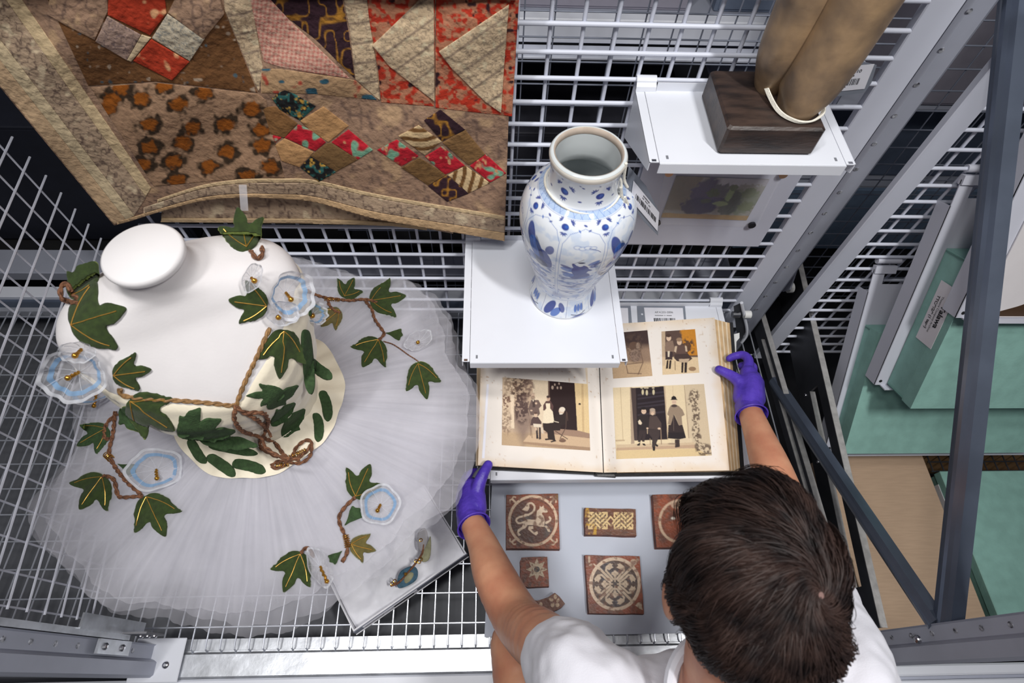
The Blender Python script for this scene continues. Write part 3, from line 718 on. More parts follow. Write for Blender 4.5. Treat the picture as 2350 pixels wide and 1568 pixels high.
def leopard(x, y):
    o = base_col((158, 126, 100), .14, 18, 9)(x, y); w = vn(x, y, 13, 4, 2)*14-7; w2 = vn(x, y, 9, 8, 2)*12-6
    d = np.min([np.hypot((x-a)/1.25, y-b) for a, b in SP], 0)
    o = mixc(o, lin((58, 44, 32)), (25+w*1.8-d)/6*.85); o = mixc(o, lin((140, 78, 24)), (16.5+w2*1.2-d)/5); return o
def sprigs(x, y):
    o = base_col((112, 76, 46), .18, 28, 6)(x, y); o = mixc(o, lin((170, 150, 130)), (vn(x, y, 15, 12, 2)-.76)*14); return mixc(o, lin((74, 92, 100)), (vn(x, y, 17, 22, 2)-.78)*14)
def stripes(ang, seed):
    c, s = math.cos(ang), math.sin(ang)
    def f(x, y):
        w = (x*c+y*s)+3*np.sin((x*s-y*c)/14); return mixc(base_col((206, 178, 136), .1, 20, seed)(x, y), lin((112, 78, 44)), (np.sin(w*2*np.pi/21)-.05)*3)
    return f
def redflower(seed):
    def f(x, y): return mixc(mixc(base_col((182, 34, 48), .25, 12, seed)(x, y), lin((120, 168, 140)), (vn(x, y, 22, seed+1, 2)-.62)*12), lin((206, 150, 110)), (vn(x, y, 12, seed+2, 2)-.74)*10)
    return f
def darkfloral(seed):
    def f(x, y): return mixc(mixc(base_col((30, 30, 32), .3, 8, seed)(x, y), lin((52, 104, 100)), (vn(x, y, 10, seed+1, 2)-.55)*10), lin((186, 146, 66)), (vn(x, y, 7, seed+2, 2)-.68)*14)
    return f
def rust(seed):
    def f(x, y): return mixc(base_col((172, 58, 36), .22, 14, seed)(x, y), lin((214, 160, 116)), (vn(x, y, 24, seed+4, 2)-.66)*10)
    return f
def blueleaf(x, y):
    o = base_col((172, 140, 106), .12, 26, 3)(x, y); o = mixc(o, lin((46, 84, 100)), (vn(x*.8, y*1.4, 26, 31, 2)-.68)*16); return mixc(o, lin((168, 74, 58)), (vn(x, y, 21, 44, 2)-.75)*14)
def creamstripe(ang, seed):
    c, s = math.cos(ang), math.sin(ang)
    def f(x, y):
        w = x*c+y*s; o = floral((202, 178, 146), (138, 120, 104), seed=seed, c3=(206, 190, 158))(x, y); return mixc(o, lin((122, 104, 92)), (np.sin(w*2*np.pi/46)-.86)*8*.7)
    return f
taupe = lambda seed: floral((156, 126, 104), (100, 80, 72), seed=seed, c3=(182, 150, 118), sc=24)
border = lambda seed: floral((176, 152, 128), (84, 66, 62), seed=seed, sc=15, c3=(206, 186, 156))
A_ = lambda pts: [(x/2.8, y/2.8) for x, y in pts]
B2 = lambda pts: [(600+x/2.8, y/2.8) for x, y in pts]
top = -70
edge_l = [(-86, 85), (0, 190), (262, 517)]          # left edge of the cloth
def ext(p, y): k = (NAD[0]-p[0])/(NAD[1]-p[1]); return (p[0]+(y-p[1])*k, y)      # extend a point along the plumb direction
outline = [ext((262, 517), top)]+[tuple(p) for p in bot]+[ext((1158, 553), top)]
backing = poly_patch('ground_cloth', outline, 5, qsurf, QM, ql, colf=taupe(41), thick=.001)
def vband(pts_top_bottom, name, f, lift, step=4):
    return poly_patch(name, pts_top_bottom, step, qsurf, QM, ql, colf=f, thick=lift, puff=.0008)
def plumb(a, b):     # vertical band between two bottom points
    return [ext(a, top), a, b, ext(b, top)]
def xband(xa, xb, ya, yb, name, f, lift, step=2.4):
    a_, b_ = (xa, 430), (xb, 430); return vband([ext(a_, top), ext(a_, ya), ext(b_, yb), ext(b_, top)], name, f, lift, step)
xband(194, 231, 514, 505, 'hem', base_col((196, 166, 132), .14, 40, 2), .0016)
xband(232, 260, 504, 494, 'binding', base_col((204, 184, 150), .18, 16, 4), .0018)
xband(261, 320, 493, 452, 'floral_border', border(12), .0018)
xband(321, 347, 450, 430, 'binding', base_col((206, 182, 144), .18, 16, 5), .0020)
# bottom border strips follow the hem
bx = bot[:, 0]
def hemstrip(o0, o1, x0, x1):
    sel = np.linspace(x0, x1, 40); f = lambda o: [(x, np.interp(x, bx, bot[:, 1])+np.interp(x, [350, 560, 860, 1158], o)) for x in sel]
    return f(o0)+f(o1)[::-1]
vband(hemstrip([-30, -43, -58, -58], [-24, -34, -50, -49], 362, 1158), 'binding', base_col((204, 178, 140), .14, 20, 6), .0020, 3)
vband(hemstrip([-22, -33, -49, -48], [-9, -10, -17, -20], 330, 1158), 'floral_border', border(19), .0018, 3)
vband(hemstrip([-8, -9, -16, -19], [-1, -1, -1, -1], 270, 1158), 'hem', base_col((194, 162, 124), .14, 30, 8), .0020, 3)
PT = [
 (A_([(225, -190), (570, 548), (1000, 520), (1655, 592), (1440, 60), (1340, -190)]), sprigs),
 (A_([(585, 560), (1000, 530), (1655, 600), (1710, 640), (1760, 870), (1830, 1140), (1530, 1146), (990, 1195)]), leopard),
 (A_([(310, 80), (345, -120), (690, -120), (700, 60), (615, 245), (430, 150)]), taupe(3)),
 (A_([(705, -60), (1060, -60), (1075, 75), (970, 215), (700, 85)]), rust(4)),
 (A_([(1085, 70), (1150, -60), (1400, -60), (1445, 80), (1310, 245)]), taupe(6)),
 (A_([(695, 95), (910, 215), (820, 375), (620, 255)]), floral((170, 144, 130), (96, 82, 88), seed=8, sc=8)),
 (A_([(915, 213), (975, 232), (850, 385), (822, 375)]), base_col((206, 184, 150), .1)),
 (A_([(1080, 80), (1320, 238), (1225, 380), (982, 232)]), floral((190, 178, 156), (92, 104, 112), seed=9, sc=7)),
 (A_([(975, 242), (1220, 387), (1110, 505), (862, 380)]), rust(9)),
 (A_([(1430, -150), (1600, -150), (1615, 0), (1690, 430), (1665, 590), (1445, 60)]), creamstripe(1.35, 14)),
 ([(577, -50), (575, 0), (606, 140), (640, 152), (700, 163), (803, 179), (664, 45), (625, 2), (590, -50)], gingham),
 (B2([(-20, -140), (65, 0), (180, 120), (350, 250), (600, 500), (560, 200), (522, 0), (505, -140)]), purplegold(5)),
 (B2([(515, -140), (532, 0), (570, 200), (605, 505), (762, 645), (742, 440), (690, 100), (665, -140)]), creamstripe(1.45, 16)),
 (B2([(0, 440), (110, 440), (560, 505), (605, 515), (745, 640), (340, 600), (0, 595)]), blueleaf),
 (B2([(670, -140), (1120, -140), (1115, 0), (1110, 680), (770, 655), (750, 440), (690, 100)]), redprint(3)),
 (B2([(1125, -140), (1665, -140), (1655, 0), (1610, 745), (1120, 690), (1120, 300)]), redprint(7)),
 (B2([(1100, -110), (1108, 10), (1112, 640), (830, 420), (716, 282), (985, 20)]), creamstripe(.95, 18)),
 (B2([(1590, 20), (1565, 330), (1540, 715), (1440, 645), (1225, 430), (1142, 322), (1250, 250)]), creamstripe(.95, 21)),
 (B2([(70, 630), (150, 565), (350, 680), (250, 770), (120, 700)]), darkfloral(3)),
 (B2([(0, 690), (90, 680), (232, 790), (150, 880), (60, 860)]), base_col((128, 92, 56), .2)),
 (B2([(250, 772), (400, 682), (560, 805), (432, 910), (325, 840)]), base_col((178, 136, 92), .2)),
 (B2([(150, 880), (237, 797), (330, 838), (415, 912), (345, 967)]), redflower(3)),
 (B2([(65, 858), (130, 880), (90, 912)]), redflower(4)),
 (B2([(90, 930), (150, 886), (335, 975), (247, 1070), (130, 1030)]), base_col((180, 138, 94), .2, 14, 5)),
 (B2([(415, 922), (450, 914), (620, 1022), (482, 1098), (316, 1000)]), base_col((116, 88, 56), .2, 14, 6)),
 (B2([(560, 830), (716, 960), (622, 1020), (452, 910)]), redflower(7)),
 (B2([(745, 960), (870, 895), (1010, 1000), (900, 1065)]), redflower(11)),
 (B2([(250, 1072), (318, 1003), (480, 1102), (370, 1165)]), darkfloral(6)),
 (B2([(880, 870), (1010, 802), (1158, 905), (1050, 993)]), stripes(1.5, 4)),
 (B2([(1045, 770), (1150, 702), (1308, 830), (1160, 903)]), purplegold(15)),
 (B2([(902, 1075), (1015, 1010), (1190, 1120), (1072, 1188)]), base_col((118, 88, 54), .2, 12, 8)),
 (B2([(1160, 937), (1306, 1060), (1180, 1118), (1052, 1002)]), redflower(15)),
 (B2([(1310, 832), (1438, 990), (1332, 1058), (1164, 912)]), base_col((130, 98, 62), .24, 12, 9)),
 (B2([(1440, 987), (1572, 1110), (1470, 1168), (1340, 1062)]), redflower(19)),
 (B2([(1310, 1063), (1468, 1172), (1330, 1238), (1200, 1122)]), stripes(.1, 7)),
 (B2([(1072, 1192), (1190, 1122), (1330, 1240), (1195, 1293)]), purplegold(25)),
]
for i, (poly, f) in enumerate(PT):
    poly_patch('patch', poly, 2.3, qsurf, QM, ql, colf=f, thick=.0016+(.0034 if (2 <= i <= 8 or 16 <= i <= 17) else .0006*(i > 17)), puff=.0016)
# the folded-back lower layer seen below the hem
def qback(px, py):
    Q, N = qsurf(px, py); V = Q-CAMP; return CAMP+V*((QY+.026)/V[:, 1])[:, None], N
lowb = [(370, 505), (450, 506), (560, 507), (680, 508), (800, 511), (900, 514), (980, 524), (1040, 535), (1040, 500), (850, 470), (640, 440), (460, 445), (372, 470)]
poly_patch('lower_layer', lowb, 4, qback, QM, ql, colf=border(29), thick=.002)
poly_patch('lower_hem', [(370, 506), (450, 507), (560, 508), (680, 509), (800, 512), (900, 515), (980, 525), (980, 518), (900, 507), (800, 503), (680, 500), (560, 499), (450, 499), (372, 498)], 4, lambda a, b: (qback(a, b)[0]+np.array([0, -.003, 0]), qback(a, b)[1]), QM, ql, colf=base_col((186, 160, 126), .12), thick=.002)
# rail that carries the quilt, above the frame
MB().tube([(-.80, .875, 1.205), (.05, .875, 1.205)], .014, 12).build('hanging_rail', ALU, ql, smooth=True)
MB().box((-.79, QY-.012, 1.04), (.038, QY+.03, 1.20)).build('top_fold', mat('brown_cloth', (150, 120, 96), .9, var=.2, scale=20), ql)

# ------------------------------------------------------------------ photograph album
XG = .262
def zpage(x):
    x = np.asarray(x, float)
    return np.where(x < XG, .232-.012*np.exp(-((x-XG)/.018)**2), .241-.021*np.exp(-((x-XG)/.022)**2)-.05*np.clip(x-.53, 0, 1)-1.2*np.clip(x-.565, 0, 1)**1.5)
def onpage(px, py, lift=0.):
    px = np.asarray(px, float); py = np.asarray(py, float); V = np.stack([px-PP[0], py-PP[1], np.full(px.shape, FPX)], -1) @ RW.T
    z = np.full(px.shape, .236)
    for _ in range(6):
        Q = CAMP+V*((z-H)/V[..., 2])[..., None]; z = zpage(Q[..., 0])+lift
    return CAMP+V*((z-H)/V[..., 2])[..., None]
alb = empty('photograph_album', (.29, .62, .19), 'large open photograph album with foxed cream pages and sepia prints', 'album')
PAGE = mat('foxed_cream_paper', (236, 224, 206), .75, var=.05, scale=10, rgb2=(228, 208, 182))
EDGE = mat('aged_page_edge', (206, 174, 132), .8, var=.2, scale=30); EDGE2 = mat('pale_page_edge', (228, 210, 182), .8, var=.1, scale=30)
COVER = mat('black_leather_cover', (34, 34, 36), .5, var=.2, scale=40, bump=.2)
def bil(q, u, v):
    q = [np.array(p, float) for p in q]; u = u[..., None]; v = v[..., None]
    return (q[0]*(1-u)+q[1]*u)*(1-v)+(q[3]*(1-u)+q[2]*u)*v
UL = [(1106, 745), (1371, 747), (1384, 1085), (1097, 1068)]       # TL TR BR BL in frame pixels
UR = [(1373, 746), (1640, 729), (1674, 1080), (1386, 1085)]
PGM = mat_attr('album_page', .75)
for q, sd in ((UL, 1), (UR, 2)):
    nw, nh = 150, 170; u, v = np.meshgrid(np.linspace(0, 1, nw), np.linspace(0, 1, nh)); p = bil(q, u, v)
    X, Y = p[..., 0], p[..., 1]
    col = np.ones(X.shape+(3,))*lin((234, 226, 218)); e = np.minimum.reduce([v, 1-v, (u if sd == 1 else 1-u)])
    n = vn(X, Y, 30, sd); t = np.clip(1-(e-.0)*14+n-.5, 0, 1)*.75; col = col*(1-t[..., None])+lin((226, 204, 176))*t[..., None]
    sp = np.clip((vn(X, Y, 4.2, 5+sd, 1)-.86)*12, 0, 1)*np.clip((vn(X, Y, 60, 8+sd)-.42)*6, 0, 1)*.7; col = col*(1-sp[..., None])+lin((186, 146, 104))*sp[..., None]
    grid_mesh('page', onpage(X, Y), PGM, alb, C=col)
# page blocks under the open pages (leaves step outwards at the fore edges)
def slab(q, z0, z1, m, name='leaf'):
    B = MB(); P0 = [onZ(*p, z1) for p in q]; V = [np.array([p[0], p[1], z0]) for p in P0]+[np.array([p[0], p[1], z1]) for p in P0]
    return B.add(V, [(3, 2, 1, 0), (4, 5, 6, 7), (0, 1, 5, 4), (1, 2, 6, 5), (2, 3, 7, 6), (3, 0, 4, 7)]).build(name, m, alb)
for k in range(8):
    d = 4.2*k; z1 = .2225-.0030*k
    slab([(1104-d*.3, 747), (1345, 749), (1356, 1082), (1116-d*.9+2, 1069)], z1-.0028, z1, (EDGE2 if k % 2 else EDGE))
for k in range(4):
    z1 = .2305-.0022*k; slab([(1117-5.5*k, 746), (1345, 748), (1356, 1083), (1122-6.5*k, 1068+.3*k)], z1-.002, z1, (PAGE, EDGE, PAGE, EDGE2)[k])
for k in range(13):
    z1 = .2315-.0030*k; w = 3.2*k+2
    slab([(1404, 748), (1634+w*1.0, 731+w*.25), (1670+w*.72, 1080+.2*k), (1416, 1085)], z1-.0028, z1, (EDGE, EDGE2, EDGE)[k % 3])
slab([(1101, 752), (1374, 752), (1388, 1090), (1097, 1076)], .1893, .1965, COVER, 'cover')
slab([(1376, 752), (1682, 740), (1709, 1090), (1392, 1094)], .1893, .1930, COVER, 'cover')
slab([(1366, 751), (1386, 751), (1414, 1094), (1366, 1091)], .1893, .2005, COVER, 'spine')
b = MB()
for k in range(12): b.tube([onZ(1372+3.3*k, 1089, .2010), onZ(1373+3.3*k, 1093.5, .2010)], .0009, 5)
b.build('headband', mat('grey_thread', (150, 150, 150), .7, var=.1), alb)
MB().add([onpage(*p, .0007) for p in ((1117, 882), (1122, 882), (1112, 1052), (1106, 1052))], [(0, 1, 2, 3)]).build('paper_slip', mat('white_slip', (236, 236, 246), .7, var=.02), alb)

def qcv(q, org, sc, nw, nh, base):
    u, v = np.meshgrid(np.linspace(0, 1, nw), np.linspace(0, 1, nh)); p = bil(q, u, v); c = Cv(nw, nh, base)
    c.X, c.Y = p[..., 0], p[..., 1]; c.px = abs(q[1][0]-q[0][0])/nw*1.1
    c.FX, c.FY = org[0]+c.X/sc, org[1]+c.Y/sc
    c.noise = lambda s_, seed=0, oct=3: vn(c.X, c.Y, s_, seed, oct)
    return c
PHM = mat_attr('albumen_print', .4)
def photo(c, name='photograph'): return grid_mesh(name, onpage(c.FX, c.FY, .0006), PHM, alb, C=c.a)
def ivy(c, cx, cy, rx, ry, sc, seed, col=(74, 56, 50), al=.9):
    d = np.sqrt(((c.X-cx)/rx)**2+((c.Y-cy)/ry)**2); m = np.clip((c.noise(sc, seed, 2)-.42)*7, 0, 1)*np.clip((1.15-d)*3, 0, 1); c.blend(m, col, al)
SKN, DK, MD = (216, 186, 160), (48, 36, 34), (104, 82, 72)
# --- left page: group at a doorway
c = qcv([(110, 50), (1725, 180), (1770, 1440), (95, 1335)], (1140, 860), 8.252, 215, 165, (196, 170, 144))
c.blend(np.clip((c.Y-1050-.05*c.X)/60, 0, 1), (190, 162, 130)); c.poly([(680, 0), (1010, 0), (1010, 930), (680, 930)], (226, 206, 178))
c.poly([(110, 0), (330, 0), (330, 1000), (110, 1000)], (214, 190, 162)); c.blend(np.clip((640-abs(c.X-500)*2-abs(c.Y-850))/500, 0, .7), (120, 98, 92))
c.poly([(260, 380), (330, 380), (330, 1020), (270, 1020)], (230, 208, 180)); ivy(c, 180, 520, 90, 170, 34, 4, (106, 74, 62)); ivy(c, 180, 900, 110, 240, 30, 6, (130, 104, 86), .7)
ivy(c, 440, 250, 190, 290, 36, 8, (78, 56, 50)); ivy(c, 470, 640, 140, 300, 34, 10, (76, 56, 54)); ivy(c, 600, 300, 120, 260, 40, 12, (110, 86, 78), .7); ivy(c, 260, 190, 130, 160, 36, 16, (110, 82, 66), .6)
c.poly([(985, 100), (1480, 130), (1525, 1080), (1000, 1040)], (44, 28, 28)); c.poly([(970, 100), (1000, 100), (1010, 900), (980, 900)], (96, 72, 64))
c.poly([(1470, 120), (1740, 160), (1770, 1120), (1530, 1080)], (226, 198, 150)); c.poly([(1600, 150), (1640, 150), (1660, 1090), (1620, 1090)], (206, 176, 132)); c.poly([(1550, 540), (1590, 540), (1590, 575), (1550, 575)], (60, 46, 40))
for x, y, r in ((1055, 245, 22), (1150, 250, 16), (1215, 250, 18), (1100, 190, 14), (1180, 170, 14)): c.ell(x, y, r, r*1.6, (190, 168, 150), .8)
c.poly([(1000, 1010), (1540, 1060), (1780, 1120), (1780, 1210), (900, 1110)], (160, 130, 110)); c.poly([(600, 1150), (900, 1110), (1780, 1210), (1780, 1380), (500, 1270)], (206, 176, 144)); c.poly([(500, 1270), (1780, 1380), (1780, 1450), (490, 1310)], (166, 136, 110))
# standing man
c.poly([(650, 480), (790, 480), (850, 590), (800, 640), (820, 740), (780, 790), (640, 760), (600, 640)], (112, 92, 84)); c.poly([(670, 470), (720, 470), (730, 620), (680, 620)], (76, 60, 56)); c.poly([(670, 470), (712, 470), (690, 520)], (220, 200, 176))
c.ell(688, 405, 36, 52, SKN); c.ell(688, 440, 40, 40, (104, 82, 70), .55); c.ell(685, 362, 34, 18, (196, 168, 146), .9); c.ell(745, 545, 22, 20, SKN, .95); c.ell(655, 680, 22, 14, SKN); c.ell(676, 408, 7, 5, MD); c.ell(702, 408, 7, 5, MD)
# woman with an apron
c.poly([(930, 500), (1020, 500), (1075, 600), (1060, 680), (880, 680), (880, 580)], (92, 66, 62)); c.poly([(925, 545), (1010, 545), (1010, 640), (1060, 700), (1090, 910), (870, 925), (890, 700), (940, 640)], (236, 220, 192))
c.ell(978, 455, 34, 46, (200, 166, 142)); c.ell(975, 420, 34, 24, (70, 52, 48)); c.ell(968, 458, 6, 4, MD); c.ell(990, 458, 6, 4, MD)
# seated man in profile, reading
c.poly([(1130, 750), (1260, 730), (1330, 800), (1330, 930), (1230, 960), (1070, 910)], DK); c.poly([(870, 920), (1060, 925), (1220, 960), (1200, 1060), (1080, 1060), (1110, 1250), (970, 1230), (960, 1100), (880, 1040)], DK)
c.ell(1225, 690, 52, 60, (214, 190, 166)); c.ell(1240, 660, 56, 46, (228, 214, 196)); c.poly([(1170, 690), (1190, 670), (1190, 710)], SKN); c.poly([(1180, 740), (1250, 730), (1240, 755), (1190, 755)], (232, 222, 206)); c.line([(1090, 885), (1170, 905)], 14, (214, 200, 178))
c.poly([(910, 1215), (1000, 1205), (1020, 1235), (920, 1245)], DK); c.poly([(1015, 1265), (1110, 1235), (1130, 1260), (1030, 1285)], DK)
for l in ([(1110, 1070), (1340, 1220)], [(1320, 700), (1310, 1000), (1200, 1210)], [(1330, 720), (1345, 870)]): c.line(l, 14, (84, 64, 56))
c.ell(1245, 1250, 66, 34, (120, 92, 76)); c.ell(1240, 1220, 34, 20, (132, 102, 84))
# child on a chair
c.poly([(690, 800), (780, 800), (850, 900), (840, 960), (640, 960), (650, 860)], (88, 68, 66)); c.poly([(690, 930), (860, 940), (850, 1000), (700, 990)], (226, 210, 188)); c.ell(738, 765, 34, 42, SKN); c.ell(736, 730, 34, 18, (96, 72, 62))
c.poly([(740, 1000), (770, 1000), (790, 1210), (750, 1220)], (60, 48, 48)); c.poly([(800, 1000), (830, 1000), (840, 1220), (800, 1230)], (60, 48, 48)); c.ell(745, 1030, 18, 30, SKN, .9); c.poly([(830, 980), (880, 1010), (885, 1120), (850, 1110)], (216, 198, 176))
for l in ([(630, 840), (640, 1160)], [(650, 1000), (670, 1200)]): c.line(l, 10, (120, 94, 80))
c.mottle(10, .10, 3); photo(c)
# --- right page: three figures on the steps
c = qcv([(50, 225), (1610, 160), (1745, 1385), (105, 1450)], (1400, 860), 7.465, 215, 170, (226, 206, 170))
c.blend(np.clip((c.X-1270-.06*c.Y)/10, 0, 1), (208, 188, 158)); c.poly([(340, 220), (380, 220), (420, 1180), (360, 1190)], (172, 150, 128)); c.poly([(170, 200), (185, 200), (230, 1120), (215, 1120)], (204, 182, 148)); c.poly([(95, 1120), (250, 1115), (255, 1140), (95, 1145)], (190, 166, 134))
c.poly([(358, 232), (922, 200), (1000, 1110), (415, 1130)], (40, 30, 34)); c.poly([(360, 232), (440, 228), (470, 1130), (415, 1130)], (74, 60, 58))
for y in (300, 360, 450, 510, 640): c.poly([(470, y+40), (935, y-20), (937, y+10), (472, y+70)], (68, 60, 68), .55)
for x, y in ((560, 300), (630, 310), (745, 300)): c.ell(x, y, 20, 46, (210, 196, 160), .9)
for x in (540, 600, 640, 740): c.ell(x, 228, 22, 14, (206, 190, 160), .8)
c.poly([(920, 200), (945, 200), (1000, 1110), (985, 1110)], (196, 172, 142)); c.poly([(1265, 180), (1280, 180), (1360, 1090), (1340, 1090)], (180, 158, 132)); c.poly([(1070, 190), (1078, 190), (1085, 380), (1075, 380)], (204, 182, 150))
c.poly([(110, 1200), (1440, 1160), (1460, 1200), (110, 1255)], (206, 182, 150)); c.poly([(110, 1255), (1460, 1200), (1480, 1260), (110, 1300)], (190, 160, 132)); c.poly([(110, 1300), (1480, 1262), (1700, 1390), (105, 1450)], (218, 192, 146)); c.poly([(1040, 1090), (1400, 1090), (1410, 1160), (1050, 1180)], (218, 198, 166))
for cx, cy, rx, ry, s in ((1440, 350, 90, 100, 1), (1430, 470, 110, 90, 2), (1470, 640, 70, 100, 3), (1470, 760, 70, 90, 4), (1470, 960, 70, 140, 5), (1500, 1080, 70, 80, 6), (1620, 1290, 150, 110, 7), (1520, 1230, 70, 80, 8)): ivy(c, cx, cy, rx, ry, 30, 20+s, (92, 74, 62), .85)
# boy
c.poly([(520, 690), (640, 690), (680, 780), (670, 960), (500, 955), (500, 860), (450, 790)], (46, 38, 38)); c.poly([(500, 955), (625, 955), (590, 1150), (545, 1150), (560, 1000), (520, 1160), (475, 1150)], (58, 46, 46)); c.ell(578, 630, 42, 46, SKN); c.ell(575, 578, 52, 26, (40, 32, 32)); c.poly([(480, 800), (510, 770), (550, 830), (530, 860), (490, 850)], (224, 206, 180)); c.poly([(460, 1200), (520, 1160), (510, 1215), (470, 1218)], (40, 30, 30)); c.poly([(550, 1180), (590, 1180), (615, 1215), (570, 1215)], (40, 30, 30))
c.ell(560, 632, 6, 4, MD); c.ell(595, 632, 6, 4, MD)
# seated man
c.poly([(680, 710), (800, 710), (880, 830), (880, 930), (820, 940), (660, 930), (670, 800)], (78, 64, 60)); c.poly([(650, 940), (850, 940), (850, 1040), (800, 1160), (770, 1250), (720, 1240), (720, 1080), (660, 1010)], (66, 54, 52)); c.ell(728, 645, 40, 52, SKN); c.ell(726, 605, 46, 30, (176, 156, 138)); c.ell(690, 650, 12, 40, (160, 138, 120), .8); c.ell(768, 650, 12, 40, (160, 138, 120), .8); c.ell(842, 925, 26, 18, SKN); c.ell(640, 920, 18, 14, SKN)
c.ell(714, 645, 6, 4, MD); c.ell(744, 645, 6, 4, MD); c.poly([(725, 1240), (775, 1240), (770, 1305), (735, 1305)], (36, 28, 28)); c.poly([(780, 1180), (830, 1215), (810, 1240), (780, 1220)], (36, 28, 28)); c.line([(870, 940), (880, 1190)], 14, (150, 126, 104)); c.line([(640, 940), (640, 1010)], 14, (190, 166, 138)); c.line([(685, 1100), (690, 1200)], 12, (150, 126, 104))
# woman with a bowler hat
c.poly([(1040, 530), (1170, 530), (1240, 600), (1280, 690), (1225, 720), (1240, 860), (1180, 870), (1100, 680), (1040, 860), (990, 850), (1010, 710), (980, 680), (1010, 580)], (150, 130, 110)); c.poly([(1095, 680), (1180, 870), (1240, 860), (1300, 1080), (1190, 1105), (990, 1090), (1000, 860), (1040, 860)], (54, 42, 42)); c.poly([(1000, 990), (1270, 990), (1300, 1085), (1190, 1108), (990, 1092)], (40, 32, 34))
c.ell(1098, 470, 40, 48, SKN); c.poly([(1030, 435), (1050, 420), (1055, 385), (1090, 362), (1130, 385), (1140, 420), (1160, 432)], (34, 28, 30)); c.ell(1100, 535, 52, 24, (76, 62, 58)); c.ell(1082, 470, 6, 4, MD); c.ell(1112, 470, 6, 4, MD); c.line([(1088, 700), (1090, 960)], 6, (120, 104, 92))
c.poly([(1110, 1110), (1190, 1110), (1195, 1240), (1115, 1250)], (66, 52, 50)); c.line([(1150, 1110), (1152, 1240)], 8, (40, 30, 30)); c.ell(1060, 1185, 70, 14, (130, 106, 90), .7)
c.mottle(10, .07, 5); photo(c)
# --- right page, upper prints
c = qcv([(75, 182), (425, 153), (472, 575), (110, 600)], (1380, 720), 4.021, 100, 108, (150, 124, 104))
c.blend(np.clip((330-c.Y)/60, 0, 1), (66, 50, 48)); c.blend(np.clip((c.Y-430)/40, 0, 1), (196, 166, 132)); ivy(c, 300, 270, 90, 90, 18, 51, (84, 66, 58)); c.ell(300, 300, 44, 40, (104, 80, 66)); c.ell(315, 385, 48, 60, (150, 126, 110)); c.ell(340, 300, 20, 34, (160, 138, 120), .8); ivy(c, 310, 370, 60, 80, 10, 52, (96, 76, 66), .6)
for l in ([(345, 270), (385, 450), (340, 560)], [(220, 470), (380, 450)], [(240, 550), (370, 555)], [(230, 480), (245, 550)]): c.line(l, 7, (120, 94, 78))
c.mottle(8, .12, 6); photo(c)
c = qcv([(555, 165), (865, 143), (905, 545), (565, 565)], (1380, 720), 4.021, 88, 104, (90, 70, 62))
c.blend(np.clip((c.X-740+40*(c.noise(30, 3)-.5)+(c.Y-250)*-.3)/20, 0, 1)*np.clip((390-c.Y)/10, 0, 1), (198, 132, 44)); c.blend(np.clip((c.Y-395)/12, 0, 1), (222, 196, 158)); ivy(c, 800, 320, 60, 100, 24, 61, (66, 50, 46), .9); c.poly([(550, 160), (590, 160), (590, 480), (560, 480)], (206, 180, 150), .8)
c.poly([(600, 255), (660, 250), (680, 340), (660, 360), (590, 350), (585, 310)], (136, 112, 96)); c.poly([(595, 350), (660, 350), (655, 425), (590, 425)], (64, 50, 50)); c.ell(622, 225, 22, 28, SKN); c.ell(620, 203, 24, 15, (76, 56, 48)); c.poly([(605, 430), (620, 430), (615, 505), (595, 510)], DK); c.poly([(630, 430), (648, 430), (640, 510), (622, 510)], DK); c.poly([(612, 345), (632, 345), (628, 400), (614, 400)], (220, 204, 180))
c.poly([(690, 295), (775, 290), (790, 370), (680, 370)], (96, 74, 66)); c.poly([(680, 300), (700, 300), (690, 360), (672, 350)], (200, 176, 150)); c.poly([(770, 295), (788, 300), (795, 350), (778, 350)], (200, 176, 150)); c.poly([(680, 375), (800, 370), (840, 415), (800, 445), (700, 440), (670, 410)], (70, 54, 50)); c.poly([(715, 420), (815, 415), (800, 450), (720, 450)], (190, 166, 140)); c.ell(720, 262, 22, 28, SKN); c.ell(718, 240, 26, 18, (150, 122, 98)); c.poly([(740, 450), (760, 450), (755, 545), (738, 545)], DK); c.poly([(768, 450), (792, 450), (788, 545), (766, 545)], DK); c.ell(840, 510, 34, 20, (150, 120, 92)); c.line([(680, 440), (682, 520)], 6, (110, 86, 70))
c.mottle(8, .1, 7); photo(c)

# number cards lying behind the album on the shelf
for name, quad, lq, sd in (('number_card', [(1462, 700), (1572, 703), (1577, 760), (1465, 760)], [(1478, 706), (1567, 707), (1571, 752), (1483, 752)], 21), ('number_card', [(1360, 699), (1447, 701), (1452, 762), (1362, 760)], [(1352, 707), (1441, 707), (1443, 752), (1354, 752)], 22)):
    cc = empty(name, onZ(quad[3][0]+50, quad[3][1]-25, .1885), 'barcode number card lying behind the album' if sd == 21 else 'barcode number card half hidden by the vase shelf', 'card')
    plane_card(quad, lambda x, y: onZ(x, y, .1898), .001, 'card', CARD, cc)
    lab, Q, n = plane_card(lq, lambda x, y: onZ(x, y, .1904), .0004, 'label', LAB, cc)
    if sd == 21:
        MB().disc(onZ(1473.5, 721.5, .1898), (0, 0, 1), .0028, .0004, 16).build('punched_hole', WHITE, cc)
        text_obj('lettering', 'AP.4.255-2006', .0085, lerpq(Q, .5, .24)+n*.0004, (1, 0, 0), (0, 1, 0), INK, cc, align='CENTER'); strokes(Q, n, .26, .7, .40, .02, cc, 6, 16); barcode(Q, n, .22, .78, .53, .75, cc, 5, 30)

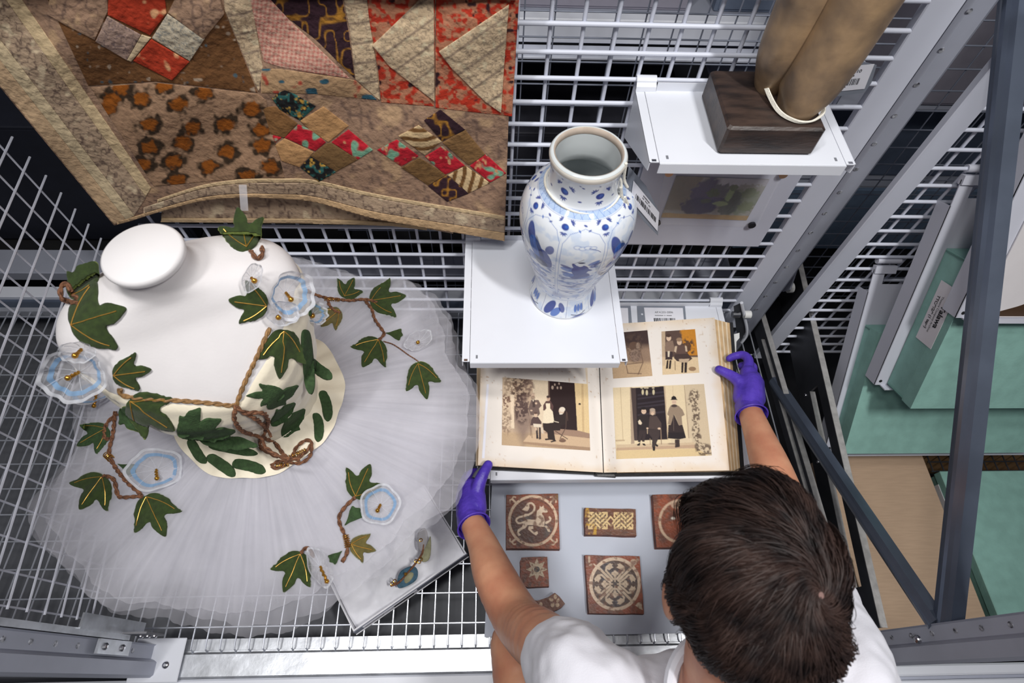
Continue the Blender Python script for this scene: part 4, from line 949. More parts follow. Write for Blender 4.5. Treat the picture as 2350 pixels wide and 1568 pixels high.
# ------------------------------------------------------------------ tray of medieval tiles
tr = MB(); tq = [onZ(*p, .0085) for p in ((1131, 1108), (1640, 1108), (1700, 1462), (1109, 1462))]
tq = [np.array([.0045, .452, .0085]), np.array([.60, .452, .0085]), np.array([.60, tq[3][1], .0085]), np.array([.0005-.014, tq[3][1], .0085])]
tray = tr.add([np.array([q[0], q[1], .0025]) for q in tq]+tq, [(3, 2, 1, 0), (4, 5, 6, 7), (0, 1, 5, 4), (1, 2, 6, 5), (2, 3, 7, 6), (3, 0, 4, 7)]).build('tile_board', mat('grey_board', (186, 192, 206), .6, var=.03, scale=8), None, loc=(.3, .27, .0025))
tag(tray, 'flat pale grey board carrying the old clay tiles', 'board')
CLAY = mat('fired_red_clay', (124, 66, 44), .7, var=.3, scale=40, bump=.3, bscale=120, rgb2=(86, 48, 36)); TLM = mat_attr('worn_tile_glaze', .45, bump=.25, bscale=150)
TZ = .0285
def tile(outl, org, sc, draw, label, base=(124, 64, 42), res=118, corner=.0):
    pts = np.array([onZ(org[0]+x/sc, org[1]+y/sc, TZ) for x, y in outl]); ce = pts.mean(0)
    t = empty('clay_tile', (ce[0], ce[1], .0087), label, 'tile')
    lo = pts.copy(); lo[:, 2] = .0087; lo[:, :2] = ce[:2]+(lo[:, :2]-ce[:2])*1.015; n = len(pts); mid = pts.copy(); mid[:, 2] -= .0015; mid[:, :2] = ce[:2]+(mid[:, :2]-ce[:2])*1.008
    MB().add(np.concatenate([lo, mid, pts]), [tuple(range(n-1, -1, -1)), tuple(range(2*n, 3*n))]+[(r*n+i, r*n+(i+1) % n, (r+1)*n+(i+1) % n, (r+1)*n+i) for r in range(2) for i in range(n)]).build('body', CLAY, t)
    O = np.array(outl, float); x0, y0 = O.min(0); x1, y1 = O.max(0)
    # paint on a clipped grid
    step = (x1-x0)/res; c = Cv(10, 10, base)
    def colf(ux, uy):
        c.X = (ux-org[0])*sc; c.Y = (uy-org[1])*sc; c.a = np.ones(c.X.shape+(3,))*lin(base); c.px = step*1.2
        c.noise = lambda s_, seed=0, oct=3: vn(c.X, c.Y, s_, seed, oct)
        k = (x1-x0)/100; m = c.noise(26*k, 3); c.blend(np.clip((m-.45)*3, 0, .8), (146, 74, 46)); c.blend(np.clip((c.noise(18*k, 8)-.55)*4, 0, .8), (78, 50, 40))
        draw(c); w = np.clip((c.noise(7*k, 12, 2)-.60)*5, 0, .75); c.blend(w, (110, 72, 54)); c.mottle(4*k, .16, 5); return c.a
    surf = lambda px, py: (np.array([onZ(a, b_, TZ+.0003) for a, b_ in zip(px, py)]), np.tile([0., 0, 1.], (len(px), 1)))
    poly_patch('inlaid_face', [(org[0]+x/sc, org[1]+y/sc) for x, y in outl], step/sc, surf, TLM, t, colf=colf)
    return t
CRM = (206, 178, 150)
def worn(q, k=5, sd=1, amp=6):
    r = random.Random(sd); out = []
    for (x1, y1), (x2, y2) in zip(q, q[1:]+q[:1]):
        for i in range(k): out.append((x1+(x2-x1)*i/k+(r.uniform(-amp, amp) if i else 0), y1+(y2-y1)*i/k+(r.uniform(-amp, amp) if i else 0)))
    return out
def lion(c):
    c.ell(675, 795, 455, 470, (92, 62, 52), .95); c.blend(np.clip((c.noise(260, 5)-.42)*4, 0, 1)*(np.hypot(c.X-675, c.Y-795) < 450), (84, 74, 70), .8)
    c.blend(np.clip((c.X+(-c.Y)-60)/200, 0, 1)*(np.hypot(c.X-675, c.Y-795) < 450), (140, 76, 48), .7)
    c.X0 = c.X; d = abs(np.hypot((c.X-675)/500, (c.Y-790)/515)-1)*505; c.blend(np.clip((32-d)/8, 0, 1), CRM)
    W = (214, 190, 164)
    c.poly([(450, 810), (560, 760), (730, 770), (750, 650), (760, 580), (810, 540), (820, 470), (850, 500), (900, 465), (905, 520), (960, 540), (990, 600), (950, 620), (880, 610), (860, 640), (900, 690), (925, 800), (905, 920), (800, 910), (700, 880), (560, 880), (520, 940), (420, 990), (370, 1040), (420, 1090), (370, 1115), (330, 1050), (360, 970), (440, 920), (470, 850)], W)
    c.line(spline([(455, 830), (370, 840), (320, 780), (370, 720), (480, 690), (600, 650), (690, 580), (705, 480), (640, 415), (560, 440)], 8), 40, W); c.poly([(440, 555), (500, 500), (540, 440), (600, 450), (600, 520), (560, 585), (510, 580)], W); c.poly([(470, 690), (500, 640), (580, 640), (590, 690)], W)
    c.poly([(585, 905), (690, 900), (690, 960), (630, 970), (700, 1040), (770, 1010), (780, 1060), (740, 1100), (670, 1060), (570, 970)], W); c.poly([(930, 850), (940, 810), (1030, 770), (1000, 710), (1030, 690), (1070, 740), (1050, 800), (960, 860)], W); c.poly([(900, 900), (960, 890), (1030, 960), (1040, 1030), (990, 1020), (960, 950)], W, .8)
    for sx, sy, cx, cy in ((1, 1, 240, 340), (-1, 1, 1110, 340), (1, -1, 240, 1230), (-1, -1, 1130, 1240)):
        c.line([(cx+sx*70, cy+sy*60), (cx, cy), (cx-sx*10, cy-sy*10)], 40, CRM); c.line(spline([(cx-sx*5, cy-sy*5), (cx+sx*20, cy-sy*55), (cx+sx*65, cy-sy*50)], 6), 30, CRM, .9); c.line(spline([(cx-sx*5, cy-sy*5), (cx-sx*50, cy+sy*10), (cx-sx*50, cy+sy*60)], 6), 30, CRM, .9)
    c.ell(1180, 290, 40, 60, (168, 138, 60), .5)
tile(worn([(115, 240), (1205, 215), (1240, 1385), (110, 1375)], 5, 2), (1150, 1110), 9.227, lion, 'square clay tile with a pale beast inside a ring')
def knot(c):
    c.blend(np.ones(c.X.shape)*.7, (92, 62, 44)); Y = (212, 182, 130); DKK = (74, 50, 36)
    for bx0, by0 in ((228, 298), (545, 300)):
        def seg(k, sg, x0, x1, col, w):      # band k of direction sg clipped to the block
            f = lambda x: by0+sg*(x-bx0)+k*58
            lo, hi = max(x0, bx0-112), min(x1, bx0+112)
            xs = [x for x in np.linspace(lo, hi, 30) if abs(f(x)-by0) < 100]
            if len(xs) > 1: c.line([(xs[0], f(xs[0])), (xs[-1], f(xs[-1]))], w, col)
        for k in (-2, -1, 0, 1, 2): seg(k, 1, -1e3, 1e3, Y, 24)
        for k in (-2, -1, 0, 1, 2): seg(k, -1, -1e3, 1e3, DKK, 36); seg(k, -1, -1e3, 1e3, Y, 24)
        for k in (-2, -1, 0, 1, 2):
            for m in (-2, -1, 0, 1, 2):
                x, y = bx0+(m-k)*29, by0+(m+k)*29
                if (m-k) % 4 == 0 and abs(x-bx0) < 90 and abs(y-by0) < 80: seg(k, 1, x-27, x+27, DKK, 36); seg(k, 1, x-27, x+27, Y, 24)
        for sx in (-1, 1):
            for sy in (-1, 1): c.line([(bx0+sx*112, by0+sy*50), (bx0+sx*112, by0+sy*98), (bx0+sx*60, by0+sy*98)], 20, Y)
    c.line([(335, 310), (385, 250), (432, 302), (392, 362), (335, 310)], 20, Y)
    c.blend(np.clip((c.noise(50, 4)-.5)*4, 0, .8)*(c.X < 210), (196, 152, 44)); c.poly([(535, 440), (665, 440), (665, 452), (535, 452)], (70, 40, 40), .5)
tile(worn([(68, 138), (350, 148), (695, 155), (706, 485), (72, 472)], 4, 5, 4), (1330, 1140), 5.407, knot, 'oblong clay tile with a yellow interlaced knot', res=170)
def rosette(c):
    cx, cy = 440, 1085; c.ell(cx, cy, 318, 328, (76, 58, 48), .95); d = abs(np.hypot((c.X-cx)/300, (c.Y-cy)/312)-1)*306; c.blend(np.clip((23-d)/5, 0, 1), (198, 174, 150)); W = (188, 166, 142)
    c.blend(np.clip((c.noise(160, 3)-.5)*4, 0, 1)*(np.hypot(c.X-cx, c.Y-cy) < 280), (44, 46, 60), .7)
    for a in (.785, 2.356, 3.927, 5.498): c.line([(cx+60*math.cos(a), cy+60*math.sin(a)), (cx+300*math.cos(a), cy+300*math.sin(a))], 30, W)
    for q in range(4):
        a = q*math.pi/2; ux, uy = math.cos(a), math.sin(a); vx, vy = -uy, ux; T = lambda s, t: (cx+s*ux+t*vx, cy+s*uy+t*vy)
        c.line([T(60, 20), T(120, 70), T(165, 112), T(210, 105), T(245, 60)], 24, W); c.line([T(60, -20), T(120, -70), T(165, -112), T(210, -105), T(245, -60)], 24, W)
        for s in (1, -1): c.poly([T(190, 105*s), T(250, 70*s), T(250, 25*s), T(225, 40*s), T(205, 18*s), T(190, 50*s), T(170, 70*s)], W)
        for s, t in ((105, 0), (130, 26), (130, -26), (150, 0)): c.ell(*T(s, t), 20, 20, W)
        c.line([T(30, 0), T(110, 0)], 16, W)
    for x, y in ((cx-20, cy-20), (cx+20, cy-20), (cx-20, cy+20), (cx+20, cy+20)): c.ell(x, y, 15, 15, (70, 56, 46))
    c.line([(120, 750), (120, 810)], 26, W, .8); c.ell(140, 850, 22, 16, W, .8); c.ell(670, 810, 40, 34, W, .8); c.ell(720, 790, 16, 20, W, .8); c.poly([(690, 1350), (760, 1310), (770, 1360), (785, 1410), (740, 1390)], W); c.ell(740, 1345, 34, 30, W); c.line([(620, 900), (700, 830)], 16, W); c.line([(240, 900), (180, 840)], 16, W)
tile(worn([(70, 728), (745, 742), (798, 1455), (118, 1448)], 5, 9, 4), (1330, 1140), 5.407, rosette, 'square clay tile with a pale ring of four petals')
def star(c):
    cx, cy = 480, 435
    for k in range(8):
        a = k*math.pi/4-math.pi/2; L = 235; v = lambda s, t: (cx+s*math.cos(a)-t*math.sin(a), cy+s*math.sin(a)+t*math.cos(a)); c.poly([v(30, -45), v(130, -46), v(L, 0), v(130, 46), v(30, 45)], (186, 166, 140))
    c.ell(cx, cy, 62, 60, (66, 58, 54)); c.poly([(260, 300), (340, 330), (320, 400), (250, 420)], (70, 52, 40), .5)
tile(worn([(155, 185), (700, 168), (735, 795), (300, 815), (180, 780), (130, 640), (125, 260)], 3, 4, 5), (1180, 1260), 9.224, star, 'small square clay tile with a pale eight pointed star')
def frag(c):
    c.blend(np.ones(c.X.shape)*.8, (104, 62, 44))
    for x, y, rx, ry, a in ((785, 1075, 48, 36, .6), (870, 1015, 34, 52, 0), (925, 1095, 28, 46, .4), (815, 1190, 40, 46, .3), (915, 1190, 44, 44, .9), (565, 1180, 34, 50, 0), (620, 1255, 44, 26, 0), (460, 1205, 40, 26, 0), (395, 1150, 26, 30, 0)): c.ell(x, y, rx, ry, (196, 170, 140), .9, a)
tile([(250, 1075), (345, 1080), (500, 1095), (640, 1050), (720, 1020), (860, 930), (960, 1010), (1075, 1160), (1000, 1240), (930, 1280), (740, 1360), (560, 1420), (330, 1400), (250, 1300)], (1180, 1260), 9.224, frag, 'curved clay tile fragment with pale petal marks')
def plain(c):
    c.ell(1552, 1160, 12, 8, CRM, .7); c.ell(1545, 1190, 5, 3, (214, 204, 190)); d = abs(np.hypot(c.X-1562, c.Y-1197)-48); c.blend(np.clip((4-d)/2, 0, 1), CRM, .8)
tile(worn([(1498, 1136), (1622, 1134), (1630, 1258), (1507, 1257)], 5, 7, .8), (0, 0), 1, plain, 'square clay tile with a plain pale ring and no picture inside', res=80)

# ------------------------------------------------------------------ small box with a spare flower corsage
c0 = np.array([-.057, .267]); c1 = np.array([-.306, .103]); ax = (c0-c1)/np.linalg.norm(c0-c1); ay = np.array([-ax[1], ax[0]]); LB = np.linalg.norm(c0-c1); WB = .20; HB = .045
bx_ = empty('card_box', ((c0[0]+c1[0])/2, (c0[1]+c1[1])/2, .002), 'shallow grey card box lined with white tissue under the tutu', 'box')
def bw(s, t, z): p = c1+ax*s+ay*t; return np.array([p[0], p[1], z])
def bxw(s0, s1, t0, t1, z0, z1, name, m):
    V = [bw(s, t, z) for z in (z0, z1) for s, t in ((s0, t0), (s1, t0), (s1, t1), (s0, t1))]
    return MB().add(V, [(0,3,2,1),(4,5,6,7),(0,1,5,4),(1,2,6,5),(2,3,7,6),(3,0,4,7)]).build(name, m, bx_)
BXO = mat('grey_box_card', (122, 126, 140), .7, var=.06); BXI = mat('white_box_card', (226, 226, 230), .7, var=.04)
bxw(0, LB, 0, WB, .0025, .0055, 'base', BXI)
for a in ((0, LB, 0, .003), (0, LB, WB-.003, WB), (0, .003, .003, WB-.003), (LB-.003, LB, .003, WB-.003)):
    bxw(*a, .0055, HB, 'side', BXI)
bxw(-.0015, LB+.0015, -.0015, -.0002, .004, HB-.003, 'outer_side', BXO); bxw(-.0030, LB+.003, -.0032, -.0016, .0022, .0065, 'lid_edge', BXI)
lb_ = bxw(.02, .16, -.0024, -.0016, .010, HB-.008, 'label', LAB); b = MB()
for k in range(16):
    s = .024+.0030*k; b.add([bw(s, -.0027, .017), bw(s+.0018, -.0027, .017), bw(s+.0018, -.0027, .024), bw(s, -.0027, .024)], [(0, 1, 2, 3)])
b.add([bw(.098, -.0027, .016), bw(.150, -.0027, .016), bw(.150, -.0027, .030), bw(.098, -.0027, .030)], [(0, 1, 2, 3)])
b.build('small_print', INK, bx_)
u, v = np.meshgrid(np.linspace(.004, LB-.004, 90), np.linspace(.004, WB-.004, 60)); zt = .012+.026*np.clip(vn(u*1000, v*1000, 60, 3)*1.3-.25, 0, 1)+.004*vn(u*1000, v*1000, 14, 4)+.02*np.clip((u-.24)/.05, 0, 1)*np.clip((v-.03)/.05, 0, 1)
pt = c1[None, None]+u[..., None]*ax+v[..., None]*ay
grid_mesh('tissue', np.concatenate([pt, zt[..., None]], -1), mat('white_tissue', (232, 232, 238), .8, var=.05, scale=20), bx_)

# ------------------------------------------------------------------ dress form with a tutu
MC = np.array([-.451, .488]); FD = np.array([.41, -.912]); FD /= np.linalg.norm(FD); SD = np.array([-FD[1], FD[0]])
form = empty('dress_form', (MC[0], MC[1], .002), 'white padded headless dress form on a stand beside the wire mesh', 'mannequin')
SEC = np.array([(.36, .130, .120, .115), (.40, .128, .118, .112), (.44, .114, .102, .098), (.49, .108, .098, .092), (.55, .122, .114, .096), (.61, .142, .136, .100), (.665, .152, .146, .102), (.70, .156, .138, .108), (.74, .164, .112, .112), (.775, .168, .084, .108), (.80, .160, .064, .098), (.82, .136, .054, .080), (.838, .095, .046, .058), (.85, .060, .044, .048), (.862, .048, .043, .044), (.884, .046, .0435, .0435)])
NA = 96
def torso(zs, off=0., n=NA):
    a = np.linspace(0, 2*math.pi, n, endpoint=False); rows = []
    for z in zs:
        zz_ = np.broadcast_to(z, a.shape); w, df, db = [np.interp(zz_, SEC[:, 0], SEC[:, k]) for k in (1, 2, 3)]
        ca, sa_ = np.cos(a), np.sin(a); d = np.where(ca > 0, df, db); ex = 2/2.25
        x = np.sign(sa_)*np.abs(sa_)**ex*(w+off); y = np.sign(ca)*np.abs(ca)**ex*(d+off)
        rows.append(np.stack([MC[0]+x*SD[0]+y*FD[0], MC[1]+x*SD[1]+y*FD[1], zz_], -1))
    return np.array(rows)
zsm = np.linspace(.36, .884, 90)
SM = spline(SEC, 8); SEC = SM
FORMW = mat('white_jersey', (226, 222, 223), .75, var=.02, scale=30, bump=.05, bscale=300)
TP = torso(zsm)
grid_mesh('torso', TP, FORMW, form, closed_u=True)
MB().lathe([(.00001, .384), (.040, .384), (.0455, .386), (.0500, .391), (.0515, .397), (.0505, .4015), (.047, .404), (.00001, .4045)], (MC[0], MC[1], .496), 64).build('neck_cap', mat('white_lacquer', (232, 229, 230), .3, var=.01), form, smooth=True, angle=60)
MB().tube([(MC[0], MC[1], .02), (MC[0], MC[1], .37)], .016, 16).build('pole', CHROME, form, smooth=True)
MB().lathe([(.001, .014), (.10, .014), (.118, .010), (.12, .004), (.001, .004)], (MC[0], MC[1], .001), 48).build('base', WHITE, form, smooth=True, angle=30)

tut = empty('tutu_costume', (MC[0], MC[1], .40), 'white tulle tutu with cream bodice and green velvet ivy leaves on the dress form', 'costume')
def bvh_of(grids):
    V = []; F = []
    for P, closed in grids:
        h, w = P.shape[:2]; o = len(V); V += P.reshape(-1, 3).tolist(); ii = np.arange(h*w).reshape(h, w)
        if closed: ii = np.concatenate([ii, ii[:, :1]], 1)
        F += (np.stack([ii[:-1, :-1], ii[:-1, 1:], ii[1:, 1:], ii[1:, :-1]], -1).reshape(-1, 4)+o).tolist()
    return BVHTree.FromPolygons(V, F)
def caster(tree, far=9.):
    def f(px, py):
        Q = np.zeros((len(px), 3)); N = np.zeros((len(px), 3)); D = np.full(len(px), np.nan)
        for i, (a, b_) in enumerate(zip(px, py)):
            v = ray(a, b_); h = tree.ray_cast(Vector(CAMP), Vector(v/np.linalg.norm(v)))
            if h[0] is not None:
                Q[i] = h[0]; n = np.array(h[1]); n = n if n @ v < 0 else -n; N[i] = n; D[i] = (Q[i]-CAMP) @ RW[:, 2]
        ok = ~np.isnan(D)
        if not ok.any(): d0 = 1.0; n0 = -RW[:, 2]
        else:
            d0 = np.nanpercentile(D, 30); n0 = N[ok].mean(0); lim = np.nanpercentile(D, 15)+far
            for i in np.where(ok & (np.nan_to_num(D) > lim))[0]: Q[i] = onD(px[i], py[i], lim)
        for i in np.where(~ok)[0]: Q[i] = onD(px[i], py[i], d0); N[i] = n0/np.linalg.norm(n0)
        return Q, N
    return f
tcast = caster(bvh_of([(TP, True)]))
# bodice shell up to the neckline
nlpx = [(262, 868), (285, 905), (330, 912), (430, 919), (500, 925), (541, 930), (560, 880), (590, 815), (618, 752), (640, 700)]
nq, _ = tcast(*np.array(nlpx, float).T)
def bang(p): d = p[:2]-MC; return math.atan2(d @ SD, d @ FD)
na_ = np.array([bang(p) for p in nq]); nz_ = nq[:, 2]; od = np.argsort(na_); na_, nz_ = na_[od], nz_[od]
aa = np.linspace(0, 2*math.pi, NA, endpoint=False); aw = (aa+math.pi) % (2*math.pi)-math.pi
zn = np.interp(aw, np.concatenate([[-math.pi], na_, [math.pi]]), np.concatenate([[.72], nz_, [.72]]))
CREAM = mat('cream_silk', (232, 222, 200), .55, var=.05, scale=18, bump=.35, bscale=50, sheen=.3)
rows = []
for t in np.linspace(0, 1, 46):
    z = .452*(1-t)+zn*t; rows.append(torso([z], .0035+.0012*np.sin(40*t))[0])
BP = np.array(rows); BP[-1] = torso([zn-.001], .0005)[0]
grid_mesh('bodice', BP, CREAM, tut, closed_u=True)
# basque (cream ring round the waist)
a = np.linspace(0, 2*math.pi, 140, endpoint=False); rows = []
for t in np.linspace(0, 1, 12):
    r = .108+(.1615-.108)*t+.0022*np.sin(9*a)*t; z = .470-.019*t**.7+.0018*np.sin(23*a)*(t > .05)
    rows.append(np.stack([MC[0]+r*np.cos(a), MC[1]+r*np.sin(a), z], -1))
YP = np.array(rows); grid_mesh('basque', YP, CREAM, tut, closed_u=True)
# tulle skirt
outl = [(1095, 880), (1097, 990), (1086, 1050), (1064, 1100), (1046, 1150), (1010, 1180), (955, 1215), (915, 1270), (870, 1310), (800, 1350), (745, 1395), (670, 1440), (560, 1458), (450, 1440), (350, 1408), (270, 1412), (215, 1385), (150, 1320), (90, 1262), (50, 1215), (45, 1180), (62, 1130), (112, 1085), (150, 1010), (165, 940), (175, 880), (170, 800), (230, 700), (330, 620), (450, 575), (560, 555), (650, 568), (760, 602), (850, 625), (930, 622), (1000, 668), (1035, 720), (1055, 820), (1080, 850)]
SZ = .415
og = np.array([onZ(*p, SZ)[:2]-MC for p in outl]); oa = np.arctan2(og[:, 1], og[:, 0]); orr = np.hypot(og[:, 0], og[:, 1]); od = np.argsort(oa); oa, orr = oa[od], orr[od]
NTH = 760; sa_ = np.linspace(-math.pi, math.pi, NTH, endpoint=False)
Ro = np.interp(sa_, np.concatenate([oa-2*math.pi, oa, oa+2*math.pi]), np.tile(orr, 3)); 
ker = np.ones(15)/15; Ro = np.convolve(np.concatenate([Ro[-7:], Ro, Ro[:7]]), ker, 'valid')
SK = []
TULLE = [mat_sheer('white_tulle_top', (228, 227, 235), .60, fine=1), mat_sheer('white_tulle_mid', (226, 225, 234), .54, fine=1), mat_sheer('white_tulle_low', (224, 223, 232), .40, fine=1)]
for L in range(4):
    r0 = .118 if L else .150
    fr = (.93, .985, 1.0, .86)[L]
    lump = np.interp(sa_, np.linspace(-math.pi, math.pi, 25), np.concatenate([(lambda q: np.concatenate([q, q[:1]]))(np.random.default_rng(30+L).uniform(-1, 1, 24))]))
    rim = Ro*fr+.012*lump*(L != 2)+.0022*np.sin(sa_*(31+6*L)+L)+.0018*np.abs(np.sin(sa_*(47+5*L)))
    rows = []; crow = []
    for t in np.linspace(0, 1, 34):
        r = r0+(rim-r0)*t
        fold = np.sin(sa_*9+2.2*lump+L)+.6*np.sin(sa_*21+3*lump+2*L)
        z = .446-.011*L-.030*t**1.5-.004*L*t + t*(.0045*fold+.0010*np.sin(sa_*(70+9*L)+6*lump)*(1-.5*t)+.007*lump*t)
        rows.append(np.stack([MC[0]+r*np.cos(sa_), MC[1]+r*np.sin(sa_), z], -1))
        st = .78+.5*(vn(sa_*40, np.full(NTH, t*2.), 1.0, 60+L, 3)-.5)+.35*(vn(sa_*9, np.full(NTH, t*1.5), 1.0, 70+L, 2)-.5)+.30*(1-t)
        crow.append(np.repeat(np.clip(st*(1-.45*max(0, (t-.72)/.28)), .12, 1.5)[:, None], 3, 1))
    P = np.array(rows); SK.append(P)
    grid_mesh('tulle_layer', P, TULLE[(0, 1, 2, 1)[L]], tut, C=np.array(crow), closed_u=True)
ALLT = bvh_of([(TP, True), (BP, True), (YP, True), (SK[0], True)]); cast = caster(ALLT); lcast = caster(ALLT, .035); scast = caster(ALLT, .12)
def ecast(px, py): Q, N = lcast(px, py); V = Q-CAMP; return Q+V/np.linalg.norm(V, axis=1)[:, None]*.0035, N

VELV = mat('green_velvet', (46, 62, 22), .95, var=.3, scale=120, sheen=.12, bump=.2, bscale=400); VELVD = mat('dark_green_felt', (50, 74, 40), .9, var=.3, scale=160, bump=.4, bscale=400); OLIV = mat('olive_velvet', (96, 86, 40), .9, var=.25, scale=120, sheen=.4)
EDGEG = mat('pale_green_edging', (104, 118, 56), .9, var=.3, scale=200); GOLDT = mat('gold_thread', (208, 160, 76), .35, metal=.6, var=.2, scale=200); BRAID = mat('brown_chenille', (128, 86, 60), .85, var=.45, scale=180, bump=.5, bscale=400, rgb2=(84, 54, 38)); GOLD = mat('gold_bullion', (206, 150, 62), .25, metal=.9, var=.2, scale=150)
T3 = [(0, 0), (.0, .14), (.08, .32), (.26, .48), (.48, .58), (.64, .66), (.62, .46), (.56, .30), (.58, .19), (.72, .19), (.86, .12), (1, 0)]
T3 = T3+[(x, -y) for x, y in T3[-2:0:-1]]
TN = [(0, 0), (.1, .16), (.3, .24), (.45, .34), (.52, .22), (.7, .22), (.85, .12), (1, 0)]; TN = TN+[(x, -y) for x, y in TN[-2:0:-1]]
TC = [(0, 0), (.1, .12), (.5, .14), (.85, .12), (1, 0), (.85, -.12), (.5, -.14), (.1, -.12)]
TX = [(0, 0), (.25, .1), (.8, .42), (.9, .15), (1, .0), (.9, -.2), (.82, -.42), (.25, -.1)]
def leafpoly(base, tip, tmpl, wf, bend=0., seed=0):
    b0 = np.array(base, float); t0 = np.array(tip, float); d = t0-b0; L = np.hypot(*d); d /= L; n = np.array([-d[1], d[0]]); r = random.Random(seed)
    T = spline(tmpl, 5, closed=True); out = []
    for x, y in T:
        x2 = x; y2 = y*wf*(1+r.uniform(-.04, .04))+bend*x*(1-x)
        out.append(b0+d*L*x2+n*L*y2)
    return np.array(out)
def leaf(base, tip, tmpl, wf, m=None, vein=True, edge=True, bend=0., lift=.003, seed=0, ex=1.0):
    m = m or VELV; P = leafpoly(base, tip, tmpl, wf, bend, seed)
    L = np.hypot(tip[0]-base[0], tip[1]-base[1]); st = max(2.2, L/34)
    c = P.mean(0)
    o = poly_patch('leaf', P, st, lcast, m, tut, thick=lift, puff=.0012)
    if edge: poly_patch('edging', c+(P-c)*(1+3.6/L), st*1.3, ecast, EDGEG, tut, thick=lift*.55)
    if vein:
        b0 = np.array(base, float); d = np.array(tip, float)-b0; n = np.array([-d[1], d[0]]); B = MB()
        ends = [(.86, 0)]+([(.54, .54*wf), (.54, -.54*wf)] if tmpl is T3 else ([(.48, .2*wf), (.48, -.2*wf)] if tmpl is TN else []))
        for ex_, ey in ends:
            q = np.array([b0+d*(.03+(ex_-.03)*t)+n*(ey*t+.10*ey*math.sin(math.pi*t)+(bend*ex_*t*(1-ex_*t))) for t in np.linspace(0, 1, 9)])
            Q, N = lcast(q[:, 0], q[:, 1]); B.tube(Q+N*(lift+.0016), .00075, 5)
        B.build('vein', GOLDT, o, smooth=True)
    return o
LV = [((168, 748), (291, 708), T3, .95, VELV), ((168, 686), (222, 604), TN, 1.2, VELV), ((566, 576), (545, 481), T3, .80, VELV), ((612, 702), (524, 688), T3, .85, VELV), ((652, 757), (640, 868), T3, .72, VELV), ((262, 858), (348, 848), T3, .75, VELV), ((300, 917), (401, 985), T3, .70, VELV)]
for i, (b0, t0, tm, wf, m) in enumerate(LV): leaf(b0, t0, tm, wf, m, seed=i, lift=.004)
FL = [((412, 1000), (460, 936), TN, 1.0), ((415, 1003), (508, 962), TN, .7), ((448, 1004), (540, 988), TN, .6), ((460, 1010), (592, 1022), TN, .5), ((480, 1022), (592, 1042), TC, .6), ((650, 902), (566, 908), T3, .45), ((612, 936), (683, 884), TN, .55), ((622, 975), (676, 924), TN, .7), ((648, 1002), (698, 938), TN, .8), ((699, 756), (712, 905), TC, .55)]
for i, (b0, t0, tm, wf) in enumerate(FL): leaf(b0, t0, tm, wf, VELVD, vein=False, edge=False, seed=20+i, lift=.0025)
CU = [((703, 825), (762, 870), .1), ((738, 898), (753, 968), -.25), ((724, 948), (730, 1015), -.3), ((437, 1008), (473, 1064), .2), ((477, 1047), (540, 1093), -.15), ((534, 1064), (610, 1083), -.2)]
for i, (b0, t0, bd) in enumerate(CU): leaf(b0, t0, TC, 1.15, VELVD, vein=False, edge=False, bend=bd, seed=40+i, lift=.003)
SL = [((790, 684), (812, 640), T3, 1.0, VELV), ((850, 693), (931, 680), T3, .8, VELV), ((781, 714), (737, 750), T3, .75, OLIV), ((752, 716), (705, 708), TX, .8, VELVD), ((869, 780), (832, 843), T3, .95, VELV), ((885, 765), (924, 770), TX, .8, VELV), ((958, 834), (980, 917), T3, .72, VELV), ((249, 984), (179, 1024), T3, .70, VELVD), ((282, 935), (318, 990), TN, 1.2, VELVD), ((240, 1094), (184, 1169), T3, .85, VELV), ((337, 1138), (380, 1232), T3, .85, VELV), ((272, 1066), (312, 1084), TX, .8, VELVD), ((815, 1143), (850, 1066), T3, .82, VELV), ((792, 1206), (826, 1168), TX, .8, VELVD), ((805, 1249), (862, 1264), T3, .85, OLIV), ((692, 1269), (652, 1359), T3, .75, VELV), ((785, 1265), (757, 1290), TX, .8, VELVD)]
for i, (b0, t0, tm, wf, m) in enumerate(SL): leaf(b0, t0, tm, wf, m, vein=(tm is T3), seed=60+i, lift=.003)
# chenille stems and cords (twisted pair)
def cord(pts, r=.0030, m=BRAID, name='stem', lift=.004, cf=None, parent=None):
    q = spline(pts, 7); Q, N = (cf or scast)(q[:, 0], q[:, 1]); Q = Q+N*lift
    s = np.concatenate([[0], np.cumsum(np.linalg.norm(np.diff(Q, axis=0), axis=1))]); n = max(12, int(s[-1]/.0022)); t = np.linspace(0, s[-1], n)
    C = np.stack([np.interp(t, s, Q[:, k]) for k in range(3)], -1); NN = np.stack([np.interp(t, s, N[:, k]) for k in range(3)], -1)
    T = np.gradient(C, axis=0); T /= np.linalg.norm(T, axis=1)[:, None]+1e-9; A = np.cross(T, NN); B = MB()
    for ph in (0, math.pi):
        w = t/ (r*9)*2*math.pi+ph; B.tube(C+(A*np.cos(w)[:, None]+NN*np.sin(w)[:, None])*r*.55, r*.72, 6)
    return B.build(name, m, parent or tut, smooth=True)
for p in ([(700, 668), (735, 683), (770, 689), (805, 693), (838, 690), (866, 697)], [(752, 690), (757, 705), (768, 716), (782, 722)], [(836, 690), (853, 712), (860, 735), (874, 755), (881, 768), (870, 782)], [(268, 945), (262, 1000), (254, 1040), (268, 1075), (292, 1105), (328, 1138)], [(240, 1094), (264, 1103), (275, 1140), (300, 1142), (330, 1140)], [(272, 950), (248, 975), (243, 1005), (252, 1010)], [(815, 1143), (797, 1160), (782, 1180), (780, 1200), (790, 1225), (797, 1250), (796, 1272), (784, 1291)], [(692, 1270), (702, 1259), (714, 1262), (721, 1280)]):
    cord(p)
for p in ([(186, 700), (150, 690), (147, 665), (160, 655), (172, 676), (186, 690)], [(575, 580), (588, 598), (600, 590), (600, 572)]): cord(p, cf=lcast)
cord([(880, 785), (905, 795), (930, 812), (960, 832)], .0012)
